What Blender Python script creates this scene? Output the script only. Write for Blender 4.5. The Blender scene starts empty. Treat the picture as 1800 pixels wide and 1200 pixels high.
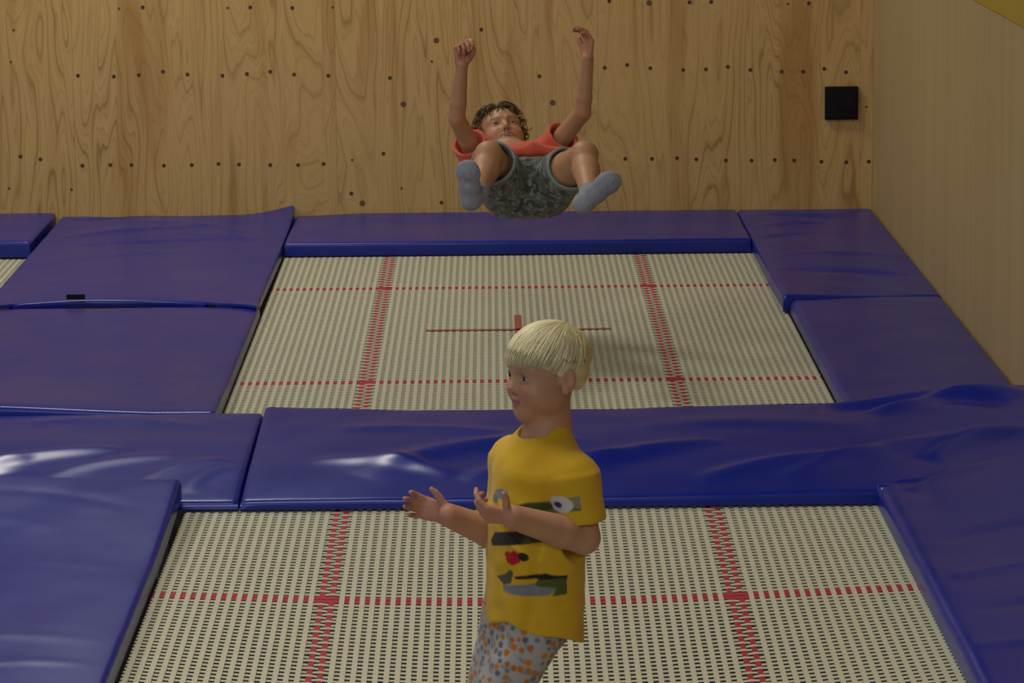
import bpy, math, random
import numpy as np
from mathutils import Vector, Matrix

random.seed(7)
rng = np.random.default_rng(11)
scene = bpy.context.scene
COL = scene.collection

# ---------------------------------------------------------------- camera
CAM_POS = np.array([-0.0898, -13.4133, 2.2253])
PITCH, YAW, ROLL, FPX = 0.167543, 0.004877, -0.009151, 6306.05
_cp, _sp, _cy, _sy = math.cos(PITCH), math.sin(PITCH), math.cos(YAW), math.sin(YAW)
FW = np.array([_sy * _cp, _cy * _cp, -_sp])
_rt = np.array([_cy, -_sy, 0.0])
_up = np.cross(_rt, FW)
RT = math.cos(ROLL) * _rt + math.sin(ROLL) * _up
UP = -math.sin(ROLL) * _rt + math.cos(ROLL) * _up
cam_data = bpy.data.cameras.new('camera')
cam = bpy.data.objects.new('camera', cam_data)
COL.objects.link(cam)
cam.matrix_world = Matrix(((RT[0], UP[0], -FW[0], CAM_POS[0]), (RT[1], UP[1], -FW[1], CAM_POS[1]),
                           (RT[2], UP[2], -FW[2], CAM_POS[2]), (0, 0, 0, 1)))
cam_data.sensor_width = 36.0
cam_data.lens = FPX / 1800 * 36.0
cam_data.clip_end = 100
scene.camera = cam


def at(px, py, Y):
    """the point of the hall that the photograph shows at (px, py), at depth Y"""
    d = FW + (px - 900) / FPX * RT + (600 - py) / FPX * UP
    return CAM_POS + (Y - CAM_POS[1]) / d[1] * d


# ---------------------------------------------------------------- world, lamps, exposure
world = bpy.data.worlds.new('world')
scene.world = world
world.use_nodes = True
world.node_tree.nodes['Background'].inputs[0].default_value = (0.80, 0.88, 1.0, 1)
world.node_tree.nodes['Background'].inputs[1].default_value = 0.16


def area(name, loc, size, power, color, target=None):
    l = bpy.data.lights.new(name, 'AREA')
    l.shape = 'RECTANGLE'; l.size, l.size_y = size; l.energy = power; l.color = color
    o = bpy.data.objects.new(name, l); COL.objects.link(o); o.location = loc
    if target is not None:
        o.rotation_euler = (Vector(target) - Vector(loc)).to_track_quat('-Z', 'Y').to_euler()
    return o


area('ceiling_lamp_mid', (-1.7, 1.5, 4.6), (1.3, 1.0), 112, (1.0, 0.94, 0.84))
area('ceiling_lamp_near', (-0.9, -5.6, 4.6), (1.5, 1.5), 88, (1.0, 0.94, 0.84))
area('ceiling_lamp_side', (-4.6, -3.0, 4.6), (1.5, 1.5), 110, (1.0, 0.94, 0.84))
area('window_daylight', (-2.5, -13.5, 4.2), (5.0, 1.8), 190, (0.86, 0.93, 1.0), (0, -2, 0.5))
scene.view_settings.view_transform = 'Standard'
scene.view_settings.look = 'None'
scene.view_settings.exposure = 0.0
scene.view_settings.gamma = 1.0
scene.view_settings.use_curve_mapping = False


# ---------------------------------------------------------------- helpers
def srgb(r, g, b):
    f = lambda c: c / 12.92 if c <= 0.04045 else ((c + 0.055) / 1.055) ** 2.4
    return np.array([f(r / 255), f(g / 255), f(b / 255)])


def mesh_np(name, V, F, smooth=True, col=None):
    V = np.asarray(V, dtype=np.float32); F = np.asarray(F, dtype=np.int32)
    me = bpy.data.meshes.new(name)
    n = F.shape[1]
    me.vertices.add(len(V)); me.vertices.foreach_set('co', V.ravel())
    me.loops.add(F.size); me.loops.foreach_set('vertex_index', F.ravel())
    me.polygons.add(len(F)); me.polygons.foreach_set('loop_start', np.arange(0, F.size, n, dtype=np.int32))
    me.update(calc_edges=True)
    me.polygons.foreach_set('use_smooth', np.full(len(F), smooth, dtype=bool))
    if col is not None:
        a = me.color_attributes.new('Col', 'FLOAT_COLOR', 'POINT')
        c4 = np.ones((len(V), 4), np.float32); c4[:, :3] = col
        a.data.foreach_set('color', c4.ravel())
    me.validate()
    return me


def obj(name, me, mat=None, parent=None):
    o = bpy.data.objects.new(name, me); COL.objects.link(o)
    if mat is not None and me is not None and len(me.materials) == 0:
        me.materials.append(mat)
    if parent is not None:
        o.parent = parent
    return o


def tag(o, label=None, cat=None, group=None, kind=None):
    if label: o['label'] = label
    if cat: o['category'] = cat
    if group: o['group'] = group
    if kind: o['kind'] = kind
    return o


def empty(name, loc=(0, 0, 0)):
    o = bpy.data.objects.new(name, None); COL.objects.link(o); o.location = loc
    o.empty_display_size = 0.1
    return o


def place(o, parent):
    """parent o to an Empty that only has a location, keeping o's world position"""
    o.parent = parent
    o.matrix_parent_inverse = Matrix.Translation(-parent.location)
    return o


BOXF = [(0, 3, 2, 1), (4, 5, 6, 7), (0, 1, 5, 4), (1, 2, 6, 5), (2, 3, 7, 6), (3, 0, 4, 7)]


def box_vf(x0, x1, y0, y1, z0, z1):
    return [(x0, y0, z0), (x1, y0, z0), (x1, y1, z0), (x0, y1, z0), (x0, y0, z1), (x1, y0, z1), (x1, y1, z1), (x0, y1, z1)]


def box_mesh(name, *b, bevel=0.0):
    import bmesh
    me = bpy.data.meshes.new(name)
    bm = bmesh.new()
    vs = [bm.verts.new(v) for v in box_vf(*b)]
    for f in BOXF: bm.faces.new([vs[i] for i in f])
    if bevel > 0:
        bmesh.ops.bevel(bm, geom=bm.edges[:], offset=bevel, segments=2, affect='EDGES', profile=0.5)
    bm.normal_update(); bm.to_mesh(me); bm.free()
    return me


class NT:
    """small node-tree writer"""
    def __init__(s, name):
        s.m = bpy.data.materials.new(name); s.m.use_nodes = True
        s.t = s.m.node_tree; s.b = s.t.nodes['Principled BSDF']

    def n(s, typ, **kw):
        nd = s.t.nodes.new(typ)
        for k, v in kw.items(): setattr(nd, k, v)
        return nd

    def l(s, a, b): s.t.links.new(a, b)

    def set(s, **kw):
        for k, v in kw.items(): s.b.inputs[k.replace('_', ' ')].default_value = v
        return s

    def math(s, op, a, b=None, c=None):
        nd = s.n('ShaderNodeMath', operation=op)
        for i, v in enumerate((a, b, c)):
            if v is None: continue
            if isinstance(v, (int, float)): nd.inputs[i].default_value = v
            else: s.l(v, nd.inputs[i])
        return nd.outputs[0]

    def ramp(s, fac, stops, interp='LINEAR'):
        nd = s.n('ShaderNodeValToRGB'); cr = nd.color_ramp; cr.interpolation = interp
        while len(cr.elements) < len(stops): cr.elements.new(0.5)
        for e, (p, c) in zip(cr.elements, stops):
            e.position = p; e.color = (*c, 1) if len(c) == 3 else c
        s.l(fac, nd.inputs[0]); return nd.outputs[0]

    def noise(s, vec, scale=1.0, detail=2.0, rough=0.5, dist=0.0):
        nd = s.n('ShaderNodeTexNoise'); nd.inputs['Scale'].default_value = scale
        nd.inputs['Detail'].default_value = detail; nd.inputs['Roughness'].default_value = rough
        nd.inputs['Distortion'].default_value = dist
        if vec is not None: s.l(vec, nd.inputs['Vector'])
        return nd.outputs[0]

    def mapped(s, scale, offset=None, loc=(0, 0, 0)):
        tc = s.n('ShaderNodeTexCoord'); mp = s.n('ShaderNodeMapping')
        mp.inputs['Scale'].default_value = scale; mp.inputs['Location'].default_value = loc
        if offset is not None:
            ad = s.n('ShaderNodeVectorMath', operation='ADD')
            s.l(tc.outputs['Object'], ad.inputs[0]); s.l(offset, ad.inputs[1]); s.l(ad.outputs[0], mp.inputs[0])
        else:
            s.l(tc.outputs['Object'], mp.inputs[0])
        return mp.outputs[0]

    def mix(s, fac, a, b, blend='MIX'):
        nd = s.n('ShaderNodeMix', data_type='RGBA', blend_type=blend)
        if isinstance(fac, (int, float)): nd.inputs[0].default_value = fac
        else: s.l(fac, nd.inputs[0])
        for i, v in ((6, a), (7, b)):
            if isinstance(v, (tuple, list, np.ndarray)): nd.inputs[i].default_value = (*[float(q) for q in v[:3]], 1)
            else: s.l(v, nd.inputs[i])
        return nd.outputs[2]

    def bump(s, h, strength=0.2, dist=0.01):
        nd = s.n('ShaderNodeBump'); nd.inputs['Strength'].default_value = strength; nd.inputs['Distance'].default_value = dist
        s.l(h, nd.inputs['Height']); s.l(nd.outputs[0], s.b.inputs['Normal'])


def plywood(name, light, dark, stain, lines, axis='x', contrast=1.0):
    t = NT(name)
    oi = t.n('ShaderNodeObjectInfo')
    cx = t.n('ShaderNodeCombineXYZ')
    r1 = t.math('MULTIPLY', oi.outputs['Random'], 37.0)
    t.l(r1, cx.inputs[0]); t.l(r1, cx.inputs[1]); t.l(t.math('MULTIPLY', oi.outputs['Random'], 91.0), cx.inputs[2])
    off = cx.outputs[0]
    h = (1, 0, 0) if axis == 'x' else (0, 1, 0)
    sc = lambda a, b: (h[0] * a, h[1] * a, b)
    n1 = t.noise(t.mapped(sc(3.6, 0.52), off), 1.0, 2.0, 0.45, 0.75)
    n1b = t.noise(t.mapped(sc(9.0, 1.6), off), 1.0, 2.0, 0.5, 0.3)
    v = t.math('ADD', t.math('MULTIPLY', n1, float(lines)), t.math('MULTIPLY', n1b, lines * 0.10))
    fr = t.math('FRACT', v)
    ring = t.ramp(fr, [(0.0, (0.25,) * 3), (0.45, (0.0,) * 3), (0.78, (0.22,) * 3), (0.93, (1, 1, 1)), (1.0, (0.25,) * 3)])
    fr2 = t.math('FRACT', t.math('ADD', t.math('MULTIPLY', n1, lines * 2.6), t.math('MULTIPLY', n1b, lines * 0.45)))
    ring2 = t.ramp(fr2, [(0.0, (0.0,) * 3), (0.5, (0.0,) * 3), (0.85, (0.5,) * 3), (1.0, (0.0,) * 3)])
    ring = t.math('MAXIMUM', ring, ring2)
    fib = t.noise(t.mapped(sc(170, 5.0), off), 1.0, 3.0, 0.6)
    st = t.noise(t.mapped(sc(7.0, 0.55), off, (3, 5, 1)), 1.0, 3.0, 0.55, 0.4)
    blot = t.noise(t.mapped(sc(2.0, 1.4), off, (9, 2, 7)), 1.0, 2.0, 0.5)
    fade = t.ramp(t.noise(t.mapped(sc(3.0, 1.2), off, (1, 8, 3)), 1.0, 2.0), [(0.3, (0.25,) * 3), (0.65, (1, 1, 1))])
    c = t.mix(t.math('MULTIPLY', t.math('MULTIPLY', ring, fade), 0.85 * contrast), light, dark)
    c = t.mix(t.math('MULTIPLY', t.ramp(st, [(0.52, (0, 0, 0)), (0.68, (1, 1, 1))]), 0.62 * contrast), c, stain)
    c = t.mix(t.math('MULTIPLY', fib, 0.30), c, t.mix(0.5, dark, light))
    c = t.mix(t.ramp(blot, [(0.35, (0.0,) * 3), (0.7, (0.16,) * 3)]), c, (1.0, 0.86, 0.62), 'MULTIPLY')
    t.l(c, t.b.inputs['Base Color'])
    t.set(Roughness=0.62, Specular_IOR_Level=0.25)
    t.bump(t.math('ADD', ring, fib), 0.12, 0.004)
    return t.m


M = {}
M['ply_back'] = plywood('plywood_rotary', (0.60, 0.390, 0.150), (0.23, 0.120, 0.030), (0.34, 0.150, 0.028), 17.0)


def right_ply():
    t = NT('plywood_sanded')
    s1 = t.noise(t.mapped((0, 14, 0.35)), 1.0, 3.0, 0.5)
    s2 = t.noise(t.mapped((0, 90, 2.5)), 1.0, 2.0, 0.6)
    dash = t.math('MULTIPLY', t.ramp(t.noise(t.mapped((0, 60, 6.0)), 1.0, 1.0), [(0.66, (0, 0, 0)), (0.74, (1, 1, 1))]),
                  t.ramp(t.noise(t.mapped((0, 2.2, 1.6)), 1.0, 1.0), [(0.55, (0, 0, 0)), (0.65, (1, 1, 1))]))
    c = t.mix(s1, (0.50, 0.365, 0.180), (0.37, 0.255, 0.110))
    c = t.mix(t.math('MULTIPLY', s2, 0.3), c, (0.32, 0.21, 0.10))
    c = t.mix(t.math('MULTIPLY', dash, 0.55), c, (0.20, 0.11, 0.04))
    t.l(c, t.b.inputs['Base Color']); t.set(Roughness=0.6, Specular_IOR_Level=0.25)
    return t.m


M['ply_right'] = right_ply()


def simple(name, col, rough=0.5, metal=0.0, spec=0.5, noise_amt=0.0, nscale=30.0, bump=0.0):
    t = NT(name)
    t.set(Roughness=rough, Metallic=metal, Specular_IOR_Level=spec)
    if noise_amt > 0 or bump > 0:
        nz = t.noise(t.mapped((1, 1, 1)), nscale, 3.0, 0.55)
        c = t.mix(t.math('MULTIPLY', nz, noise_amt), col, tuple(q * 0.45 for q in col))
        t.l(c, t.b.inputs['Base Color'])
        if bump > 0: t.bump(nz, bump, 0.003)
    else:
        t.b.inputs['Base Color'].default_value = (*col, 1)
    return t.m


def vinyl():
    t = NT('blue_vinyl')
    base = t.noise(t.mapped((1.5, 1.5, 1.5)), 1.0, 3.0)
    c = t.mix(base, (0.005, 0.014, 0.215), (0.008, 0.018, 0.255))
    scuff = t.ramp(t.noise(t.mapped((4, 2.2, 4)), 1.0, 2.0, 0.5), [(0.35, (0, 0, 0)), (0.75, (1, 1, 1))])
    c = t.mix(t.math('MULTIPLY', scuff, 0.03), c, (0.08, 0.08, 0.28))
    t.l(c, t.b.inputs['Base Color'])
    rg = t.n('ShaderNodeMapRange'); rg.inputs['To Min'].default_value = 0.27; rg.inputs['To Max'].default_value = 0.34
    t.l(scuff, rg.inputs['Value']); t.l(rg.outputs[0], t.b.inputs['Roughness'])
    t.set(Specular_IOR_Level=0.35)
    return t.m


M['vinyl'] = vinyl()
M['strap'] = simple('cream_webbing', (0.555, 0.535, 0.385), 0.75, noise_amt=0.30, nscale=160.0)
M['strap_red'] = simple('red_webbing', (0.43, 0.012, 0.032), 0.7, noise_amt=0.3, nscale=160.0)
M['mark_red'] = simple('faded_red_print', (0.36, 0.085, 0.06), 0.8, noise_amt=0.4, nscale=90.0)
M['steel'] = simple('grey_steel', (0.22, 0.20, 0.165), 0.45, 0.6, noise_amt=0.4, nscale=25.0)
M['concrete'] = simple('pit_floor', (0.30, 0.29, 0.28), 0.9, noise_amt=0.5, nscale=4.0)
M['black'] = simple('black_plastic', (0.004, 0.004, 0.0045), 0.6, spec=0.2)
M['black2'] = simple('black_mesh', (0.010, 0.010, 0.009), 0.9, spec=0.15, noise_amt=0.5, nscale=300.0)
M['screw'] = simple('dark_screw', (0.080, 0.040, 0.014), 0.8, 0.0, noise_amt=0.4, nscale=200.0)
M['knot'] = simple('wood_knot', (0.15, 0.080, 0.028), 0.7, noise_amt=0.6, nscale=160.0)
M['yellow_wall'] = simple('yellow_board', (0.42, 0.27, 0.022), 0.6, noise_amt=0.15, nscale=5.0)
M['foam'] = simple('grey_pad_edge', (0.14, 0.13, 0.11), 0.8, noise_amt=0.4, nscale=40.0)
M['plaster'] = simple('dark_ceiling', (0.06, 0.058, 0.052), 0.9, noise_amt=0.3, nscale=2.0)

# ---------------------------------------------------------------- the hall
WALL_Y, WALL_X, ZF = 2.96, 1.655, -0.95
fl = obj('floor', box_mesh('floor', -7.0, WALL_X + 0.2, -15.5, WALL_Y + 0.2, ZF - 0.1, ZF), M['concrete']); tag(fl, kind='structure')
cl = obj('ceiling', box_mesh('ceiling', -7.0, WALL_X + 0.2, -15.5, WALL_Y + 0.2, 4.75, 4.85), M['plaster']); tag(cl, kind='structure')

wb = empty('wall_back', (0, WALL_Y, ZF)); tag(wb, kind='structure')
backing = obj('stud_backing', box_mesh('stud_backing', -7.0, WALL_X + 0.2, WALL_Y + 0.019, WALL_Y + 0.08, ZF, 4.75), M['knot']); place(backing, wb)
seams = [at(591, 200, WALL_Y)[0] + 1.2 * k for k in range(-5, 3)]
edges = [s for s in seams if s < WALL_X - 0.05] + [WALL_X]
for i in range(len(edges) - 1):
    for z0, z1 in ((ZF, 1.40),):
        x0, x1 = edges[i], edges[i + 1]
        me = box_mesh('plywood_sheet', 0.0003, x1 - x0 - 0.0003, 0, 0.018, 0, z1 - z0, bevel=0.0004)
        o = obj('plywood_sheet', me, M['ply_back']); o.location = (x0, WALL_Y, z0); place(o, wb)


def disc_mesh(name, r, depth, seg=10):
    """countersunk head: a shallow cone sunk from the face (y=0 is the wall face, -y towards the hall)"""
    V, F = [], []
    rings = [(r, -0.0004), (r * 0.82, -0.0012), (r * 0.55, depth)]
    for rr, y in rings:
        for k in range(seg):
            a = 2 * math.pi * k / seg
            V.append((rr * math.cos(a), y, rr * math.sin(a)))
    V.append((0, depth, 0))
    for j in range(2):
        for k in range(seg):
            k2 = (k + 1) % seg
            F.append((j * seg + k, j * seg + k2, (j + 1) * seg + k2, (j + 1) * seg + k))
    me = bpy.data.meshes.new(name)
    me.from_pydata(V, [], F + [(2 * seg + k, 2 * seg + (k + 1) % seg, len(V) - 1) for k in range(seg)])
    return me


screw_me = disc_mesh('screw', 0.0092, -0.0004); screw_me.materials.append(M['screw'])
small_me = disc_mesh('screw', 0.0062, -0.0004); small_me.materials.append(M['knot'])
knot_me = disc_mesh('knot', 0.0135, -0.0010); knot_me.materials.append(M['knot'])
SCREWS = [(137, 133), (200, 134.5), (244, 132), (286.5, 126), (329.5, 131), (391, 133), (434, 130), (36, 275), (71, 280), (145, 291), (194, 290),
          (231, 290), (288, 291), (337, 290), (384, 288), (420, 289), (251, 13), (440, 13), (514, 14), (475, 126), (517, 131), (577, 133),
          (685.5, 137), (475, 290), (524, 290), (569, 288), (674, 270), (617.5, 340), (776, 356), (846, 52), (948, 134),
          (1063, 119), (1102.5, 114), (1143, 120), (1201, 123), (1241, 122), (1279.5, 117.5), (1319, 123), (1374, 126), (1412, 126), (1449, 121),
          (1487, 127), (1099, 279), (1146, 279), (1190, 278), (1224, 280), (1276, 282), (1321, 282), (1362, 281), (1396, 282), (1444, 284),
          (1487.5, 285), (1527, 284), (1071, 2), (1250, 3.5), (1422, 6), (1212, 4)]
SMALL = [(209, 15), (400, 14), (24, 53), (126, 333), (16, 331), (19, 109), (585, 13), (619, 281), (706, 331), (759, 108), (1385, 7), (1523, 188)]
KNOTS = [(767, 71), (709, 183), (637, 357), (971.5, 180.5), (1141, 5)]
for nm, me, L in (('screw', screw_me, SCREWS), ('screw', small_me, SMALL), ('knot', knot_me, KNOTS)):
    for (px, py) in L:
        p = at(px, py, WALL_Y)
        o = obj(nm, me); o.location = (p[0], WALL_Y, p[2]); o.rotation_euler = (0, random.uniform(0, 3), 0); place(o, wb)

o = obj('painted_upper_wall', box_mesh('painted_upper_wall', -7.0, WALL_X, WALL_Y + 0.002, WALL_Y + 0.018, 1.403, 4.75), M['plaster']); place(o, wb)

wr = empty('wall_right', (WALL_X, -4, ZF)); tag(wr, kind='structure')
ys = [WALL_Y, WALL_Y - 2.42, WALL_Y - 4.84, WALL_Y - 7.26, WALL_Y - 9.68, -11.0]
for i in range(5):
    me = box_mesh('plywood_sheet', 0, 0.018, ys[i + 1] - ys[i] + 0.0007, -0.0007, 0, 1.262 - ZF, bevel=0.0006)
    o = obj('plywood_sheet', me, M['ply_right']); o.location = (WALL_X, ys[i], ZF); place(o, wr)
o = obj('stud_backing', box_mesh('stud_backing', WALL_X + 0.019, WALL_X + 0.08, -15.5, WALL_Y, ZF, 4.75), M['screw']); place(o, wr)
tr = obj('trim_1', box_mesh('trim_1', WALL_X - 0.004, WALL_X + 0.018, -11.0, WALL_Y - 0.01, 1.264, 2.3, bevel=0.002), M['yellow_wall'])
tag(tr, kind='structure')

# black square box on the back wall
p = at(1478.5, 180.5, WALL_Y)
bx = empty('wall_box', (p[0], WALL_Y, p[2])); tag(bx, 'black square box fixed to the plywood near the corner', 'wall box')
o = obj('housing', box_mesh('housing', -0.0755, 0.0755, -0.022, 0, -0.0755, 0.0755, bevel=0.003), M['black'], bx)
o = obj('cover', box_mesh('cover', -0.066, 0.066, -0.0255, -0.0205, -0.066, 0.066, bevel=0.002), M['black'], bx)
o = obj('grille', box_mesh('grille', -0.028, 0.066, -0.0268, -0.024, -0.066, -0.014, bevel=0.0008), M['black2'], bx)

# ---------------------------------------------------------------- trampolines
PX, PY = 0.027, 0.0321
COLS = range(-37, 39)
ROWS = range(-66, 67)
SW, RW = 0.0136, 0.0180
AMP = 0.0012
RED_C = {-21, -20, 19, 20}
RED_R = {-34, -33, 33, 34}


def ribbon(name, pts, half, along, mat):
    """a flat strap through pts (n,3), half wide across, with real thickness"""
    n = len(pts); th = 0.0011
    ax = np.array([1, 0, 0]) if along == 'y' else np.array([0, 1, 0])
    a, b = pts - ax * half, pts + ax * half
    dn = np.array([0, 0, th])
    V = np.concatenate([a, b, b - dn, a - dn])
    i = np.arange(n - 1)
    q = lambda s, t: np.stack([s * n + i, t * n + i, t * n + i + 1, s * n + i + 1], 1)
    F = np.concatenate([q(0, 1), q(1, 2), q(3, 0)])
    if along == 'x': F = F[:, ::-1]
    me = mesh_np(name, V, F, smooth=False)
    me.materials.append(mat)
    return me


def make_bed(cx, cy, label, sag=None, shared=None):
    t = empty('trampoline', (cx, cy, 0)); tag(t, label, 'trampoline', 'trampolines sunk between the blue pads')
    xs0, xs1 = (COLS[0] + 0.5) * PX - 0.012, (COLS[-1] + 0.5) * PX + 0.012
    yrow = np.array([j * PY for j in ROWS]); yfull = np.concatenate([[yrow[0] - 0.02], yrow, [yrow[-1] + 0.02]])
    xcol = np.array([(i + 0.5) * PX for i in COLS]); xfull = np.concatenate([[xs0], xcol, [xs1]])
    cache = {} if shared is None else shared
    for i in COLS:
        red = i in RED_C
        key = ('l', i % 2, red)
        if sag is not None or key not in cache:
            sgn = np.array([(1 if (i + j) % 2 == 0 else -1) for j in range(ROWS[0] - 1, ROWS[-1] + 2)], float)
            z = AMP * sgn if red else np.full(len(sgn), 0.0008)
            for r in RED_R: z[r - (ROWS[0] - 1)] = 0.0016 if not red else -0.0014
            x = np.full(len(yfull), 0.0 if sag is None else (i + 0.5) * PX)
            if sag is not None: z = z + sag(x, yfull)
            me = ribbon('long_strap', np.stack([x, yfull, z], 1), SW / 2 * (1.06 if red else 1), 'y', M['strap_red' if red else 'strap'])
            if sag is None: cache[key] = me
        else:
            me = cache[key]
        o = obj('long_strap', me, None, t)
        if sag is None: o.location = ((i + 0.5) * PX, 0, 0)
    for j in ROWS:
        red = j in RED_R
        key = ('c', j % 2, red)
        if sag is not None or key not in cache:
            sgn = np.array([(-1 if (i + j) % 2 == 0 else 1) for i in range(COLS[0] - 1, COLS[-1] + 2)], float)
            z = np.where(np.isin(np.arange(COLS[0] - 1, COLS[-1] + 2), list(RED_C)), AMP * sgn, -0.0006)
            if red: z = z * 0 - 0.0002
            y = np.full(len(xfull), 0.0 if sag is None else j * PY)
            if sag is not None: z = z + sag(xfull, y)
            me = ribbon('cross_strap', np.stack([xfull, y, z], 1), (PY * 0.48 if red else RW / 2), 'x', M['strap_red' if red else 'strap'])
            if sag is None: cache[key] = me
        else:
            me = cache[key]
        o = obj('cross_strap', me, None, t)
        if sag is None: o.location = (0, j * PY, 0)
    # centre cross printed on the bed
    dz = 0.0034
    def strip(x0, x1, y0, y1, n):
        xx = np.linspace(x0, x1, n); yy = np.linspace(y0, y1, n)
        if x1 - x0 > y1 - y0:
            pts = np.stack([xx, np.full(n, (y0 + y1) / 2), np.full(n, dz)], 1); h, al = (y1 - y0) / 2, 'x'
        else:
            pts = np.stack([np.full(n, (x0 + x1) / 2), yy, np.full(n, dz)], 1); h, al = (x1 - x0) / 2, 'y'
        if sag is not None: pts[:, 2] += sag(pts[:, 0], pts[:, 1])
        return ribbon('centre_mark', pts, h, al, M['mark_red'])
    obj('centre_mark', strip(-0.35, 0.35, -0.013, 0.013, 24), None, t)
    obj('centre_mark', strip(-0.0135, 0.0135, -0.34, 0.34, 24), None, t)
    # steel frame rails round the bed, and their legs
    fx0, fx1, fy0, fy1 = -1.062, 1.115, -2.42, 2.42
    for nm, b in (('frame_rail', (fx0 - 0.04, fx0, fy0, fy1)), ('frame_rail', (fx1, fx1 + 0.04, fy0, fy1)),
                  ('frame_rail', (fx0, fx1, fy0 - 0.04, fy0)), ('frame_rail', (fx0, fx1, fy1, fy1 + 0.04))):
        obj(nm, box_mesh(nm, *b, -0.055, 0.004, bevel=0.006), M['steel'], t)
    for lx in (fx0 - 0.02, fx1 + 0.02):
        for ly in (-2.3, 0, 2.3):
            obj('leg', box_mesh('leg', lx - 0.018, lx + 0.018, ly - 0.018, ly + 0.018, ZF, -0.056, bevel=0.003), M['steel'], t)
    return t


SAG_C = (0.0, -0.62)


def sag_near(x, y):
    r2 = (x - SAG_C[0]) ** 2 + (y - SAG_C[1]) ** 2
    e = np.clip(1 - (np.abs(x - 0.02) / 1.04) ** 2, 0, 1) * np.clip(1 - (np.abs(y) / 2.2) ** 2, 0, 1)
    return -(0.095 * np.exp(-r2 / (2 * 1.3 ** 2)) + 0.055 * np.exp(-r2 / (2 * 0.28 ** 2))) * e


BEDS = {}
NEAR_Y = -5.264
make_bed(0, 0, 'trampoline beneath the airborne child, its bed crossed by red lines', None, BEDS)
make_bed(0, NEAR_Y, 'trampoline nearest the camera with the blond child on its bed', sag_near)
make_bed(-3.13, 0, 'sliver of trampoline bed cut off by the picture edge beside the curled pad', None, BEDS)


# ---------------------------------------------------------------- blue pads
def smooth_noise(x, y, seed, n=14, f0=0.8, f1=5.0):
    r = np.random.default_rng(seed); z = np.zeros_like(x)
    for _ in range(n):
        f = r.uniform(f0, f1); a = r.uniform(0, 2 * math.pi); ph = r.uniform(0, 2 * math.pi)
        z += np.sin(2 * math.pi * f * (x * math.cos(a) + y * math.sin(a)) + ph) / f
    return z / n


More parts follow.
